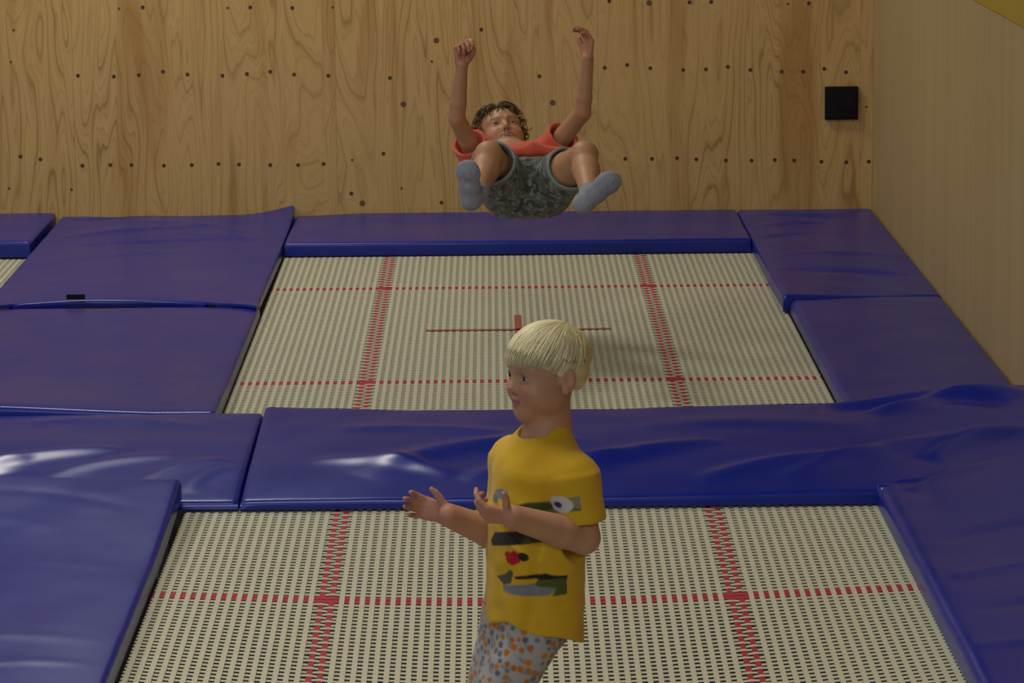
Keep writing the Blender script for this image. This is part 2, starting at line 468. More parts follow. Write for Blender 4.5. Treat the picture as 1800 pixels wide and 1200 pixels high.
def make_pad(label, x0, x1, y0, y1, ztop, thick, folds=(), profile=None, near_curve=None, far_curve=None, left_curve=None,
             seed=1, rnd=0.016, bulge=0.006, noise=0.010, dens=0.016, front_thick=None, rest=None, min_th=0.016, group='blue vinyl pads round the trampolines'):
    """ztop: function (X, Y) -> top height or number. folds: (xa, ya, xb, yb, width, height)"""
    def axis(a, b):
        e = np.array([0, 0.05, 0.15, 0.35, 0.65, 1.0]) * rnd
        n = max(8, int((b - a) / dens))
        return np.concatenate([a + e, np.linspace(a + rnd, b - rnd, n)[1:-1], b - e[::-1]])
    xs, ys_ = axis(x0, x1), axis(y0, y1)
    X, Y = np.meshgrid(xs, ys_, indexing='ij')
    u, v = (X - x0) / (x1 - x0), (Y - y0) / (y1 - y0)
    Z = ztop(X, Y) if callable(ztop) else np.full_like(X, ztop)
    e = np.minimum(np.minimum(X - x0, x1 - X), np.minimum(Y - y0, y1 - Y))
    Z = Z + bulge * np.clip(e / 0.2, 0, 1) ** 0.5
    Z = Z + noise * smooth_noise(X, Y, seed) + noise * 0.25 * smooth_noise(X, Y, seed + 50, 10, 5, 14)
    for (xa, ya, xb, yb, w, h) in folds:
        dx, dy = xb - xa, yb - ya; L2 = dx * dx + dy * dy
        t = ((X - xa) * dx + (Y - ya) * dy) / L2
        bow = 0.10 * math.sqrt(L2) * np.sin(np.clip(t, 0, 1) * math.pi)
        d = ((X - xa) * dy - (Y - ya) * dx) / math.sqrt(L2) + bow
        env = np.clip(np.sin(np.clip(t, 0, 1) * math.pi), 0, 1) ** 0.7
        Z = Z + h * env * np.exp(-(d / w) ** 2)
    if profile is not None: Z = Z + profile(u, v)
    ex = np.minimum(X - x0, x1 - X); ey = np.minimum(Y - y0, y1 - Y)
    for ee in (ex, ey):
        q = np.clip(1 - ee / rnd, 0, 1)
        Z = Z - rnd * (1 - np.sqrt(np.clip(1 - q * q, 0, 1))) * 0.85
    Y2, X2 = Y.copy(), X.copy()
    if near_curve is not None: Y2 = Y2 + near_curve(u) * (1 - v) ** 3
    if far_curve is not None: Y2 = Y2 + far_curve(u) * v ** 3
    if left_curve is not None: X2 = X2 + left_curve(v) * (1 - u) ** 3
    nx, ny = X.shape
    top = np.stack([X2, Y2, Z], 2).reshape(-1, 3)
    th = np.full_like(Z, thick) if front_thick is None else thick + (front_thick - thick) * np.clip(1 - v * 1.4, 0, 1)
    bot = np.stack([X2, Y2, Z - th + 0.0], 2)
    floor_z = np.full_like(Z, 0.007)
    if rest is not None:
        (rx, ry, rz) = rest
        inside = (X2 > rx[0] - 0.03) & (X2 < rx[-1] + 0.03) & (Y2 > ry[0] - 0.03) & (Y2 < ry[-1] + 0.03)
        ix = np.clip(np.searchsorted(rx, X2), 2, len(rx) - 3); iy = np.clip(np.searchsorted(ry, Y2), 2, len(ry) - 3)
        loc = np.max([rz[np.clip(ix + a, 0, len(rx) - 1), np.clip(iy + b, 0, len(ry) - 1)] for a in (-2, 0, 2) for b in (-2, 0, 2)], axis=0)
        floor_z = np.where(inside, loc + 0.003, floor_z)
    Z = np.maximum(Z, floor_z + min_th)
    top[:, 2] = Z.ravel()
    bot[:, :, 2] = np.maximum(Z - th, floor_z)
    bot = bot.reshape(-1, 3)
    idx = np.arange(nx * ny).reshape(nx, ny); N = nx * ny
    f = [np.stack([idx[:-1, :-1], idx[1:, :-1], idx[1:, 1:], idx[:-1, 1:]], -1).reshape(-1, 4)]
    f.append(f[0][:, ::-1] + 2 * N)
    # side loops with one ring midway so the rim is rounded below as well
    def side(line, flip):
        q = np.stack([line[:-1], line[:-1] + N, line[1:] + N, line[1:]], 1)
        return q[:, ::-1] if flip else q
    f += [side(idx[:, 0], False), side(idx[:, -1], True), side(idx[0, :], True), side(idx[-1, :], False)]
    me = mesh_np('pad', np.concatenate([top, bot, bot]), np.concatenate(f))
    o = obj('pad', me, M['vinyl'])
    o.name = 'safety_pad'
    tag(o, label, 'pad', group)
    SURF[label] = (xs, ys_, Z)
    return o


SURF = {}


def slope(v0, drop, pw=1.5):
    """the front half of an end pad hangs down towards the bed"""
    return lambda u, v: -drop * np.clip((v0 - v) / v0, 0, 1) ** pw


# pad along the back wall, behind the far trampoline
make_pad('long narrow blue pad along the plywood wall, behind the airborne child', -0.998, 1.026, 1.97, 2.945, 0.064, 0.05,
         seed=3, noise=0.006, bulge=0.004, profile=lambda u, v: -0.010 * np.exp(-((u - 0.02) / 0.08) ** 2) * v,
         folds=[(-0.8, 2.5, 0.9, 2.45, 0.2, -0.006)])
# pad along the back wall of the left-hand trampoline
make_pad('blue end pad cut off by the picture edge, against the plywood wall', -4.15, -2.10, 2.0, 2.945, 0.078, 0.055, seed=4, noise=0.006)
# wide mats between the two rows
make_pad('wide blue pad left of the far bed, in front of the curled one', -2.065, -1.000, -1.965, 0.33,
         lambda X, Y: 0.052 - 0.004 * np.clip((Y - 0.1) / 0.2, 0, 1) + 0.030 * np.clip((-1.2 - X) / 0.6, 0, 1) * np.clip((-1.2 - Y) / 0.7, 0, 1) + 0.012 * np.clip((-1.3 - Y) / 0.6, 0, 1),
         0.045, seed=6, noise=0.006)
pad_far = make_pad('wide blue pad reaching the plywood wall, one corner curled up', -2.075, -1.003, 0.22, 2.945,
                   lambda X, Y: 0.060 + 0.050 * np.clip((X + 1.30) / 0.3, 0, 1) ** 2 * np.clip((Y - 2.3) / 0.65, 0, 1) ** 1.5
                   + 0.0 * Y, 0.045, seed=5, near_curve=lambda u: 0.20 * np.sin(np.pi * np.clip(u, 0, 1)) ** 0.8 + 0.06 * (1 - u),
                   folds=[(-2, 2.2, -1.3, 2.55, 0.06, 0.009), (-1.9, 1.9, -1.1, 2.05, 0.05, -0.009), (-1.75, 2.75, -1.2, 2.35, 0.06, 0.009),
                          (-2, 2.75, -1.75, 2.9, 0.05, -0.012), (-1.5, 2.3, -1.05, 2, 0.05, 0.0075), (-1.9, 1.5, -1.3, 1.7, 0.08, 0.0045)],
                   front_thick=0.012, min_th=0.011, rest=SURF['wide blue pad left of the far bed, in front of the curled one'])
o = obj('velcro_tag', box_mesh('velcro_tag', -0.036, 0.036, -0.004, 0.004, -0.0095, 0.0095, bevel=0.001), M['black'])
q = at(133, 521.5, 0.425); o.location = q; o.parent = pad_far; tag(o, 'small black fastening tag')
make_pad('creased blue end pad beside the central one, with a bright glossy fold', -3.1, -0.842, -3.19, -1.985, 0.066, 0.05, seed=8, noise=0.008, bulge=0.004,
         profile=slope(0.62, 0.034, 1.7), folds=[(-1.75, -2.95, -1.25, -2.55, 0.05, 0.0208), (-1.45, -2.95, -1.05, -2.65, 0.045, 0.01248), (-1.15, -3, -0.9, -2.7, 0.04, 0.0104),
                                            (-2.1, -2.7, -1.5, -2.75, 0.06, 0.01248), (-1, -3.1, -0.88, -2.8, 0.03, 0.00832), (-1.6, -2.1, -1, -2.25, 0.05, 0.00624),
                                            (-1.8, -3.05, -1.5, -2.85, 0.035, -0.0104)])
make_pad('long blue pad between the two beds, stretching behind the blond child', -0.836, 1.645, -3.195, -1.975,
         lambda X, Y: 0.068 + 0.018 * np.clip((-0.35 - X) / 0.5, 0, 1) * np.clip((Y + 2.5) / 0.5, 0, 1) + 0.012 * np.clip((X - 0.3) / 0.6, 0, 1)
         + 0.052 * np.clip((X - 0.98) / 0.4, 0, 1) ** 1.2 * np.clip((Y + 2.9) / 0.8, 0.25, 1), 0.05, seed=9, noise=0.009, bulge=0.004,
         profile=slope(0.60, 0.034, 1.7),
         folds=[(-0.5, -2.95, 0.15, -2.45, 0.07, 0.0224), (-0.65, -2.75, -0.2, -2.95, 0.05, 0.0192), (-0.2, -3, 0.35, -2.75, 0.05, 0.0176),
                (0.05, -3.05, 0.6, -2.55, 0.06, 0.0192), (0.5, -3.05, 1.1, -2.8, 0.05, 0.016), (0.75, -3.05, 1.55, -2.6, 0.05, 0.0192),
                (1.1, -2.22, 1.62, -2.12, 0.06, 0.0352), (0.95, -2.1, 1.55, -2.25, 0.07, -0.0288), (-0.6, -2.3, 0.1, -2.5, 0.06, 0.0096),
                (0.35, -2.3, 1.1, -2.45, 0.1, 0.0096), (1.2, -2.9, 1.62, -2.55, 0.05, 0.0224)])
make_pad('wide blue pad in the bottom corner of the picture, left of the nearest bed', -2.06, -1.004, -6.9, -3.205,
         lambda X, Y: 0.060 + 0.046 * np.clip((Y + 4.1) / 0.9, 0, 1) ** 1.4 + 0.022 * np.clip((-1.1 - X) / 0.6, 0, 1) * np.clip((Y + 3.9) / 0.7, 0, 1), 0.045, seed=12, noise=0.008,
         folds=[(-1.6, -3.35, -1.1, -3.55, 0.04, -0.003), (-1.5, -4.1, -1.05, -4.2, 0.04, 0.002), (-1.5, -4.9, -1.05, -4.95, 0.04, 0.003),
                (-1.45, -5.2, -1.05, -5.15, 0.03, 0.003), (-1.7, -3.6, -1.3, -3.75, 0.05, 0.0025)])
make_pad('blue pad filling the corner where the two plywood walls meet', 1.030, 1.648, 0.32, 2.945,
         lambda X, Y: 0.062 + 0.010 * np.clip((1.1 - Y) / 0.7, 0, 1) * np.clip((1.35 - X) / 0.3, 0, 1), 0.045, seed=14, noise=0.008, near_curve=lambda u: 0.03 * u, front_thick=0.045,
         folds=[(1.1, 2.75, 1.55, 2.55, 0.05, -0.012), (1.08, 2.35, 1.4, 2.45, 0.05, 0.0105), (1.06, 1.95, 1.3, 2.1, 0.04, -0.009),
                (1.06, 1.05, 1.62, 0.8, 0.05, -0.0135), (1.1, 1.5, 1.6, 1.4, 0.06, 0.0075)])
make_pad('blue pad lying beside the plywood side wall, right of the far bed', 1.055, 1.648, -1.962, 0.305, lambda X, Y: 0.058 + 0.010 * np.clip((X - 1.15) / 0.25, 0, 1), 0.045, seed=15, noise=0.007, rnd=0.028)
make_pad('blue pad in front of the side wall, right of the nearest bed', 1.018, 1.648, -6.9, -3.205,
         lambda X, Y: 0.066 + 0.075 * np.clip((X - 1.15) / 0.5, 0, 1) * np.clip((Y + 3.9) / 0.8, 0, 1), 0.045, seed=16, noise=0.009, rnd=0.03,
         far_curve=lambda u: 0.42 * u ** 1.3, rest=SURF['long blue pad between the two beds, stretching behind the blond child'],
         folds=[(1.1, -4, 1.6, -3.85, 0.04, -0.009), (1.08, -4.4, 1.6, -4.3, 0.04, 0.009), (1.08, -4.75, 1.62, -4.7, 0.04, -0.009), (1.05, -5.1, 1.6, -5.15, 0.04, 0.012),
                (1.1, -3.35, 1.6, -3.1, 0.05, 0.015)])


# ---------------------------------------------------------------- people: implicit surfaces, one continuous mesh each
def nrm(v):
    v = np.asarray(v, float); return v / np.linalg.norm(v)


class Sdf:
    """a list of blended shapes turned into one smooth closed mesh"""
    def __init__(s): s.ops = []

    def add(s, fn, lo, hi, k, op): s.ops.append((fn, np.asarray(lo, float), np.asarray(hi, float), k, op))

    def rc(s, a, b, ra, rb, k=0.012, op='u', flat=None):
        """tapered limb from a (radius ra) to b (radius rb); flat=(axis, factor) squashes it along an axis"""
        a, b = np.asarray(a, float), np.asarray(b, float)
        n, f = (None, 1.0) if flat is None else (nrm(flat[0]), flat[1])
        def tr(p): return p if n is None else p + np.multiply.outer((p - a) @ n, n) * (1 / f - 1)
        a2, b2 = a, tr(b[None])[0]
        ba = b2 - a2; l2 = max(ba @ ba, 1e-9)
        def fn(p):
            q = tr(p) - a2
            t = np.clip((q @ ba) / l2, 0, 1)
            d = np.sqrt(((q - np.multiply.outer(t, ba)) ** 2).sum(-1)) - (ra + (rb - ra) * t)
            return d * min(1.0, f)
        R = max(ra, rb) * max(1, f)
        s.add(fn, np.minimum(a, b) - R, np.maximum(a, b) + R, k, op)

    def chain(s, pts, rs, k=0.012, op='u', flat=None):
        for i in range(len(pts) - 1): s.rc(pts[i], pts[i + 1], rs[i], rs[i + 1], k, op, flat)

    def el(s, c, r, axes=None, k=0.012, op='u'):
        c, r = np.asarray(c, float), np.asarray(r, float)
        A = np.eye(3) if axes is None else np.asarray(axes, float)
        def fn(p):
            q = (p - c) @ A.T
            k0 = np.sqrt(((q / r) ** 2).sum(-1)); k1 = np.sqrt(((q / r ** 2) ** 2).sum(-1)) + 1e-9
            return k0 * (k0 - 1) / k1
        R = r.max(); s.add(fn, c - R, c + R, k, op)

    def cone(s, a, b, ra, rb, k=0.01, op='u', flat=None, rnd=0.004):
        """flat-ended tapered tube (sleeves, trouser legs)"""
        a, b = np.asarray(a, float), np.asarray(b, float)
        ax = nrm(b - a); L = np.linalg.norm(b - a)
        n, f = (None, 1.0) if flat is None else (flat[0] - ax * (np.asarray(flat[0]) @ ax), flat[1])
        if n is not None: n = nrm(n)
        def fn(p):
            q = p - a; t = q @ ax
            rad = q - np.multiply.outer(t, ax)
            if n is not None: rad = rad + np.multiply.outer(rad @ n, n) * (1 / f - 1)
            d1 = (np.sqrt((rad ** 2).sum(-1)) - (ra + (rb - ra) * np.clip(t / L, 0, 1))) * min(1, f) + rnd
            d2 = np.maximum(-t, t - L) + rnd
            return np.minimum(np.maximum(d1, d2), 0) + np.sqrt(np.maximum(d1, 0) ** 2 + np.maximum(d2, 0) ** 2) - rnd
        R = max(ra, rb) * max(1, f)
        s.add(fn, np.minimum(a, b) - R, np.maximum(a, b) + R, k, op)

    def warp(s, g): s.ops.append((g, None, None, 0, 'w'))

    def eval(s, p, sel):
        d = np.full(len(p), 1.0)
        for i in sel:
            fn, lo, hi, k, op = s.ops[i]
            if op == 'w': d = d + fn(p); continue
            e = fn(p)
            if op == 'u':
                h = np.maximum(k - np.abs(d - e), 0) / k if k > 0 else 0
                d = np.minimum(d, e) - h * h * k * 0.25
            else:
                e = -e
                h = np.maximum(k - np.abs(d - e), 0) / k if k > 0 else 0
                d = np.maximum(d, e) + h * h * k * 0.25
        return d

    def mesh(s, h=0.003, B=16):
        U = [o for o in s.ops if o[4] == 'u']
        lo = np.min([o[1] for o in U], 0) - 4 * h; hi = np.max([o[2] for o in U], 0) + 4 * h
        N = (np.ceil((hi - lo) / h / B).astype(int)) * B
        D = np.full(N, 1.0, np.float32)
        big = 1e3
        LO = np.array([o[1] - o[3] - 2 * h if o[1] is not None else [-big] * 3 for o in s.ops])
        HI = np.array([o[2] + o[3] + 2 * h if o[2] is not None else [big] * 3 for o in s.ops])
        isu = np.array([o[4] == 'u' for o in s.ops])
        g = np.stack(np.meshgrid(*[np.arange(B)] * 3, indexing='ij'), -1).reshape(-1, 3) * h
        rad = B * h * math.sqrt(3) / 2
        for ix in range(0, N[0], B):
            for iy in range(0, N[1], B):
                for iz in range(0, N[2], B):
                    o0 = lo + np.array([ix, iy, iz]) * h; o1 = o0 + B * h
                    hit = ((LO < o1) & (HI > o0)).all(1)
                    if not (hit & isu).any(): continue
                    sel = np.nonzero(hit)[0]
                    c = s.eval(((o0 + o1) / 2)[None], sel)[0]
                    if abs(c) > rad * 1.6 + 0.02:
                        D[ix:ix + B, iy:iy + B, iz:iz + B] = c; continue
                    D[ix:ix + B, iy:iy + B, iz:iz + B] = s.eval(o0 + g, sel).reshape(B, B, B)
        return surface_nets(D, lo, h)


def surface_nets(D, lo, h):
    ins = D < 0
    nx, ny, nz = D.shape
    cnt = np.zeros((nx - 1, ny - 1, nz - 1), np.int8)
    corners = [(a, b, c) for a in (0, 1) for b in (0, 1) for c in (0, 1)]
    for a, b, c in corners: cnt += ins[a:nx - 1 + a, b:ny - 1 + b, c:nz - 1 + c]
    act = np.argwhere((cnt > 0) & (cnt < 8))
    idm = np.full(cnt.shape, -1, np.int32); idm[act[:, 0], act[:, 1], act[:, 2]] = np.arange(len(act))
    val = np.stack([D[act[:, 0] + a, act[:, 1] + b, act[:, 2] + c] for a, b, c in corners], 1)
    acc = np.zeros((len(act), 3)); n = np.zeros(len(act))
    C = np.array(corners, float)
    for i in range(8):
        for j in range(i + 1, 8):
            if np.abs(C[i] - C[j]).sum() != 1: continue
            m = (val[:, i] < 0) != (val[:, j] < 0)
            t = np.where(m, val[:, i] / np.where(m, val[:, i] - val[:, j], 1), 0)
            acc += np.where(m[:, None], C[i] + t[:, None] * (C[j] - C[i]), 0); n += m
    V = lo + (act + acc / n[:, None]) * h
    Fs = []
    for ax in range(3):
        o = [0, 0, 0]; o[ax] = 1
        a = ins[:nx - o[0], :ny - o[1], :nz - o[2]]; b = ins[o[0]:, o[1]:, o[2]:]
        e = np.argwhere(a != b)
        u, v = (ax + 1) % 3, (ax + 2) % 3
        e = e[(e[:, u] > 0) & (e[:, v] > 0) & (e[:, u] < D.shape[u] - 1) & (e[:, v] < D.shape[v] - 1)]
        du = np.zeros(3, int); du[u] = 1; dv = np.zeros(3, int); dv[v] = 1
        q = np.stack([idm[tuple((e - du - dv).T)], idm[tuple((e - dv).T)], idm[tuple(e.T)], idm[tuple((e - du).T)]], 1)
        fl = ins[tuple(e.T)]
        q = np.where(fl[:, None], q, q[:, ::-1])
        Fs.append(q)
    F = np.concatenate(Fs)
    F = F[(F >= 0).all(1)]
    # light smoothing
    for lam in (0.5, -0.45):
        ia = np.concatenate([F[:, 0], F[:, 1], F[:, 2], F[:, 3]]); ib = np.concatenate([F[:, 1], F[:, 2], F[:, 3], F[:, 0]])
        ia, ib = np.concatenate([ia, ib]), np.concatenate([ib, ia])
        W = np.bincount(ia, minlength=len(V))
        S = np.stack([np.bincount(ia, V[ib, c], len(V)) for c in range(3)], 1)
        V = V + lam * (S / np.maximum(W, 1)[:, None] - V)
    return V, F


def keep_biggest(V, F, minimum=400):
    """drop stray islands: label by repeated propagation of the lowest index"""
    lab = np.arange(len(V))
    for _ in range(400):
        m = lab[F].min(1); new = lab.copy()
        for c in range(4): np.minimum.at(new, F[:, c], m)
        new = new[new]
        if (new == lab).all(): break
        lab = new
    ids, inv, n = np.unique(lab, return_inverse=True, return_counts=True)
    ok = n[inv] >= minimum
    mp = np.cumsum(ok) - 1
    F = F[ok[F].all(1)]
    return V[ok], mp[F]


def noise3(p, seed, f0, f1, n=10):
    r = np.random.default_rng(seed); z = np.zeros(len(p))
    for _ in range(n):
        d = nrm(r.normal(size=3)); f = r.uniform(f0, f1)
        z += np.sin(2 * math.pi * f * (p @ d) + r.uniform(0, 6.28))
    return z / n


def vcol_mat(name, rough, spec=0.4, weave=0.0, sss=0.0, wscale=900.0, sheen=0.0):
    t = NT(name)
    at_ = t.n('ShaderNodeAttribute'); at_.attribute_name = 'Col'
    nz = t.noise(t.mapped((1, 1, 1)), 60.0, 3.0)
    c = t.mix(t.math('MULTIPLY', nz, 0.22), at_.outputs['Color'], (0.62, 0.58, 0.55), 'MULTIPLY')
    t.l(c, t.b.inputs['Base Color'])
    t.set(Roughness=rough, Specular_IOR_Level=spec)
    if sss: 
        t.b.inputs['Subsurface Weight'].default_value = sss
        t.b.inputs['Subsurface Radius'].default_value = (1.0, 0.35, 0.2)
        t.b.inputs['Subsurface Scale'].default_value = 0.006
    if weave: t.bump(t.noise(t.mapped((1, 1, 1)), wscale, 2.0), weave, 0.001)
    if sheen: t.b.inputs['Sheen Weight'].default_value = sheen
    return t.m


M['skin'] = vcol_mat('skin', 0.52, 0.35, 0.04, 0.12, 350.0)
M['cloth'] = vcol_mat('cotton', 0.85, 0.2, 0.25, 0, 700.0, 0.15)
M['hair'] = vcol_mat('hair', 0.42, 0.45)
M['eye'] = vcol_mat('eye', 0.12, 0.6)


class Frame:
    """head or torso axes: l = the person's left, f = forward, u = up"""
    def __init__(s, c, fwd, up, sc=1.0):
        s.c = np.asarray(c, float); s.F = nrm(fwd); up = np.asarray(up, float)
        s.U = nrm(up - s.F * (up @ s.F)); s.L = np.cross(s.U, s.F); s.sc = sc
        s.A = np.stack([s.L, s.F, s.U])

    def p(s, l, f, u): return s.c + s.sc * (s.L * l + s.F * f + s.U * u)

    def loc(s, P): return ((P - s.c) @ s.A.T) / s.sc


def add_head(S, h, smile=0.0, ear=True):
    k = h.sc
    E = lambda c, r, kk=0.012, op='u': S.el(h.p(*c), np.array(r) * k, h.A, kk * k, op)
    R = lambda a, b, ra, rb, kk=0.01, op='u': S.rc(h.p(*a), h.p(*b), ra * k, rb * k, kk * k, op)
    E((0, -0.012, 0.030), (0.073, 0.089, 0.074), 0.02)
    E((0, 0.030, -0.028), (0.059, 0.053, 0.068), 0.03)
    E((0, 0.027, 0.036), (0.058, 0.048, 0.045), 0.028)
    E((0, 0.0625, -0.080), (0.024, 0.020, 0.020), 0.022)
    for s in (-1, 1):
        E((s * 0.034, 0.050, -0.034), (0.026, 0.026, 0.027), 0.02)
        E((s * 0.042, 0.012, -0.056), (0.016, 0.030, 0.022), 0.024)
        R((s * 0.012, 0.078, 0.020), (s * 0.046, 0.062, 0.020), 0.007, 0.006, 0.014)
    # eye sockets
    for s in (-1, 1):
        E((s * 0.030, 0.087, 0.002), (0.0195, 0.019, 0.0125), 0.010, 's')
    # nose
    R((0, 0.075, 0.010), (0, 0.0905, -0.0225), 0.0065, 0.0090, 0.012)
    for s in (-1, 1): R((s * 0.008, 0.0830, -0.0275), (s * 0.0105, 0.080, -0.0265), 0.0066, 0.0055, 0.006)
    for s in (-1, 1): E((s * 0.0058, 0.0875, -0.0345), (0.0030, 0.0042, 0.0030), 0.003, 's')
    # eyelids
    for s in (-1, 1):
        pu = [(s * (0.030 + a), 0.0630 + math.sqrt(max(0.0132 ** 2 - a * a, 2e-5)) * 0.93, 0.0020 + 0.0070 * math.cos(a / 0.0135 * 1.45)) for a in np.linspace(-0.0125, 0.0125, 6)]
        for i in range(5): R(pu[i], pu[i + 1], 0.0024, 0.0024, 0.004)
        pl = [(s * (0.030 + a), 0.0622 + math.sqrt(max(0.0132 ** 2 - a * a, 2e-5)) * 0.93, 0.0010 - 0.0062 * math.cos(a / 0.0135 * 1.45)) for a in np.linspace(-0.0125, 0.0125, 6)]
        for i in range(5): R(pl[i], pl[i + 1], 0.0020, 0.0020, 0.004)
    # mouth
    w, o = 0.0175 + 0.0085 * smile, 0.0012 + 0.0030 * smile
    up_ = [(-w, 0.0745, -0.0535 + 0.002 * smile), (-w * 0.5, 0.0800, -0.0500 + o * 0.3), (0, 0.0825, -0.0508 + o * 0.3), (w * 0.5, 0.0800, -0.0500 + o * 0.3), (w, 0.0745, -0.0535 + 0.002 * smile)]
    lo_ = [(-w, 0.0745, -0.0545 + 0.002 * smile), (-w * 0.5, 0.0785, -0.0595 - o), (0, 0.0805, -0.0612 - o), (w * 0.5, 0.0785, -0.0595 - o), (w, 0.0745, -0.0545 + 0.002 * smile)]
    if smile > 0:
        E((0, 0.086, -0.0555 - o * 0.3), (w * 0.86, 0.013, 0.0042 + o * 0.5), 0.003, 's')
    for i in range(4):
        R(up_[i], up_[i + 1], 0.0032, 0.0032, 0.006); R(lo_[i], lo_[i + 1], 0.0038, 0.0038, 0.006)
    if smile == 0:
        R((-0.016, 0.0780, -0.0552), (0, 0.0865, -0.0554), 0.0014, 0.0016, 0.002, 's'); R((0, 0.0865, -0.0554), (0.016, 0.0780, -0.0552), 0.0016, 0.0014, 0.002, 's')
    if ear:
        for s in (-1, 1):
            S.el(h.p(s * 0.073, -0.010, -0.006), np.array((0.0085, 0.0185, 0.028)) * k, np.stack([nrm(h.L + s * 0.45 * h.F), nrm(h.F - s * 0.45 * h.L), h.U]), 0.006 * k)
            E((s * 0.0835, -0.004, -0.005), (0.0085, 0.0100, 0.0170), 0.004, 's')
            E((s * 0.072, -0.004, -0.031), (0.006, 0.008, 0.009), 0.008)


def paint_head(P, col, h, skin, brow, lipc, smile=0.0):
    """lips, brows, blush and mouth of the face in head coordinates"""
    q = h.loc(P); l, f, u = q[:, 0], q[:, 1], q[:, 2]
    face = (f > 0.045) & (np.abs(l) < 0.075) & (u > -0.11) & (u < 0.08)
    w = 0.0175 + 0.0085 * smile; o = 0.0012 + 0.0030 * smile
    cu = -0.0500 + o * 0.3 - 0.0035 * (l / w) ** 2; cl_ = -0.0602 - o + (0.0065 + o) * (l / w) ** 2
    lip = face & (np.abs(l) < w * 1.05) & (u < cu + 0.0042) & (u > cl_ - 0.0042) & (f > 0.066)
    col[lip] = lipc
    if smile:
        inner = face & (np.abs(l) < w * 0.90) & (u < cu - 0.0026) & (u > cl_ + 0.0030) & (f > 0.06)
        col[inner] = (0.10, 0.020, 0.018)
        teeth = inner & (u > cu - 0.0066)
        col[teeth] = (0.40, 0.33, 0.24)
    b = face & (np.abs(np.abs(l) - 0.031) < 0.0165) & (np.abs(u - (0.0200 + 0.0035 * np.cos((np.abs(l) - 0.031) / 0.0165 * 1.3))) < 0.0028) & (f > 0.05)
    col[b] = col[b] * 0.35 + np.array(brow) * 0.65
    ch = np.exp(-(((np.abs(l) - 0.036) / 0.018) ** 2 + ((u + 0.034) / 0.018) ** 2)) * face
    col *= (1 - ch[:, None] * np.array([0.0, 0.20, 0.16]))
    nose = np.exp(-((l / 0.012) ** 2 + ((u + 0.024) / 0.010) ** 2)) * (f > 0.08)
    col *= (1 - nose[:, None] * np.array([0.0, 0.16, 0.14]))
    nos = face & (np.abs(np.abs(l) - 0.0058) < 0.0030) & (np.abs(u + 0.0345) < 0.0036) & (f > 0.078)
    col[nos] = col[nos] * 0.35
    for s in (-1, 1):
        ring = np.abs(np.hypot((l - s * 0.030) / 1.35, u - 0.0015) - 0.0078) < 0.0018
        col[ring & face & (u > 0.001)] *= 0.60
    return col


def add_hand(S, W, d, n, s, L, curl, spread, thumb, k=0.006):
    """W wrist, d towards the fingers, n out of the palm, s towards the thumb side; curl = bend per finger (index first)"""
    W = np.asarray(W, float); d = nrm(d); n = nrm(n - d * (np.asarray(n) @ d)); s = nrm(np.asarray(s) - d * (np.asarray(s) @ d) - n * (np.asarray(s) @ n))
    offs = (0.155, 0.052, -0.052, -0.150); fl = (0.84, 0.91, 0.86, 0.70); base = (0.47, 0.49, 0.47, 0.43); r0 = (0.060, 0.062, 0.059, 0.052)
    tips = []
    for i in range(4):
        K = W + d * base[i] * L + s * offs[i] * L - n * 0.01 * L * abs(i - 1.3)
        S.rc(W + d * 0.06 * L + s * offs[i] * 0.62 * L, K, 0.088 * L, 0.070 * L, 0.05 * L, flat=(n, 0.92))
        p = K; a = 0.0
        dirv = nrm(d + s * spread[i])
        for j, ln in enumerate((0.25, 0.165, 0.125)):
            a += curl[i] * (1.0, 1.05, 0.7)[j]
            q = p + (dirv * math.cos(a) + n * math.sin(a)) * ln * fl[i] * L
            ra, rb = r0[i] * L * (1.0, 0.93, 0.86)[j], r0[i] * L * (0.93, 0.86, 0.76)[j]
            S.rc(p, q, ra, rb, 0.012 * L)
            p = q
        tips.append(p)
    T0 = W + d * 0.13 * L + s * 0.15 * L + n * 0.03 * L
    S.rc(W + d * 0.08 * L + s * 0.08 * L, T0, 0.075 * L, 0.070 * L, 0.05 * L)
    td = nrm(s * thumb[0] + d * thumb[1] + n * thumb[2])
    T1 = T0 + td * 0.165 * L
    t2 = nrm(td + d * thumb[3] + n * thumb[4])
    T2 = T1 + t2 * 0.125 * L; T3 = T2 + nrm(t2 + d * (thumb[3] + 0.25) + n * thumb[4] * 0.6) * 0.095 * L
    S.rc(T0, T1, 0.080 * L, 0.068 * L, 0.03 * L); S.rc(T1, T2, 0.068 * L, 0.062 * L, 0.012 * L); S.rc(T2, T3, 0.062 * L, 0.050 * L, 0.012 * L)
    tips.append(T3)
    return tips


def tint_tips(P, col, tips, r, amt=0.30):
    for t in tips:
        w = np.exp(-(((P - t) ** 2).sum(1)) / (2 * r * r))
        col *= (1 - w[:, None] * amt * np.array([0.0, 0.45, 0.35]))
    return col


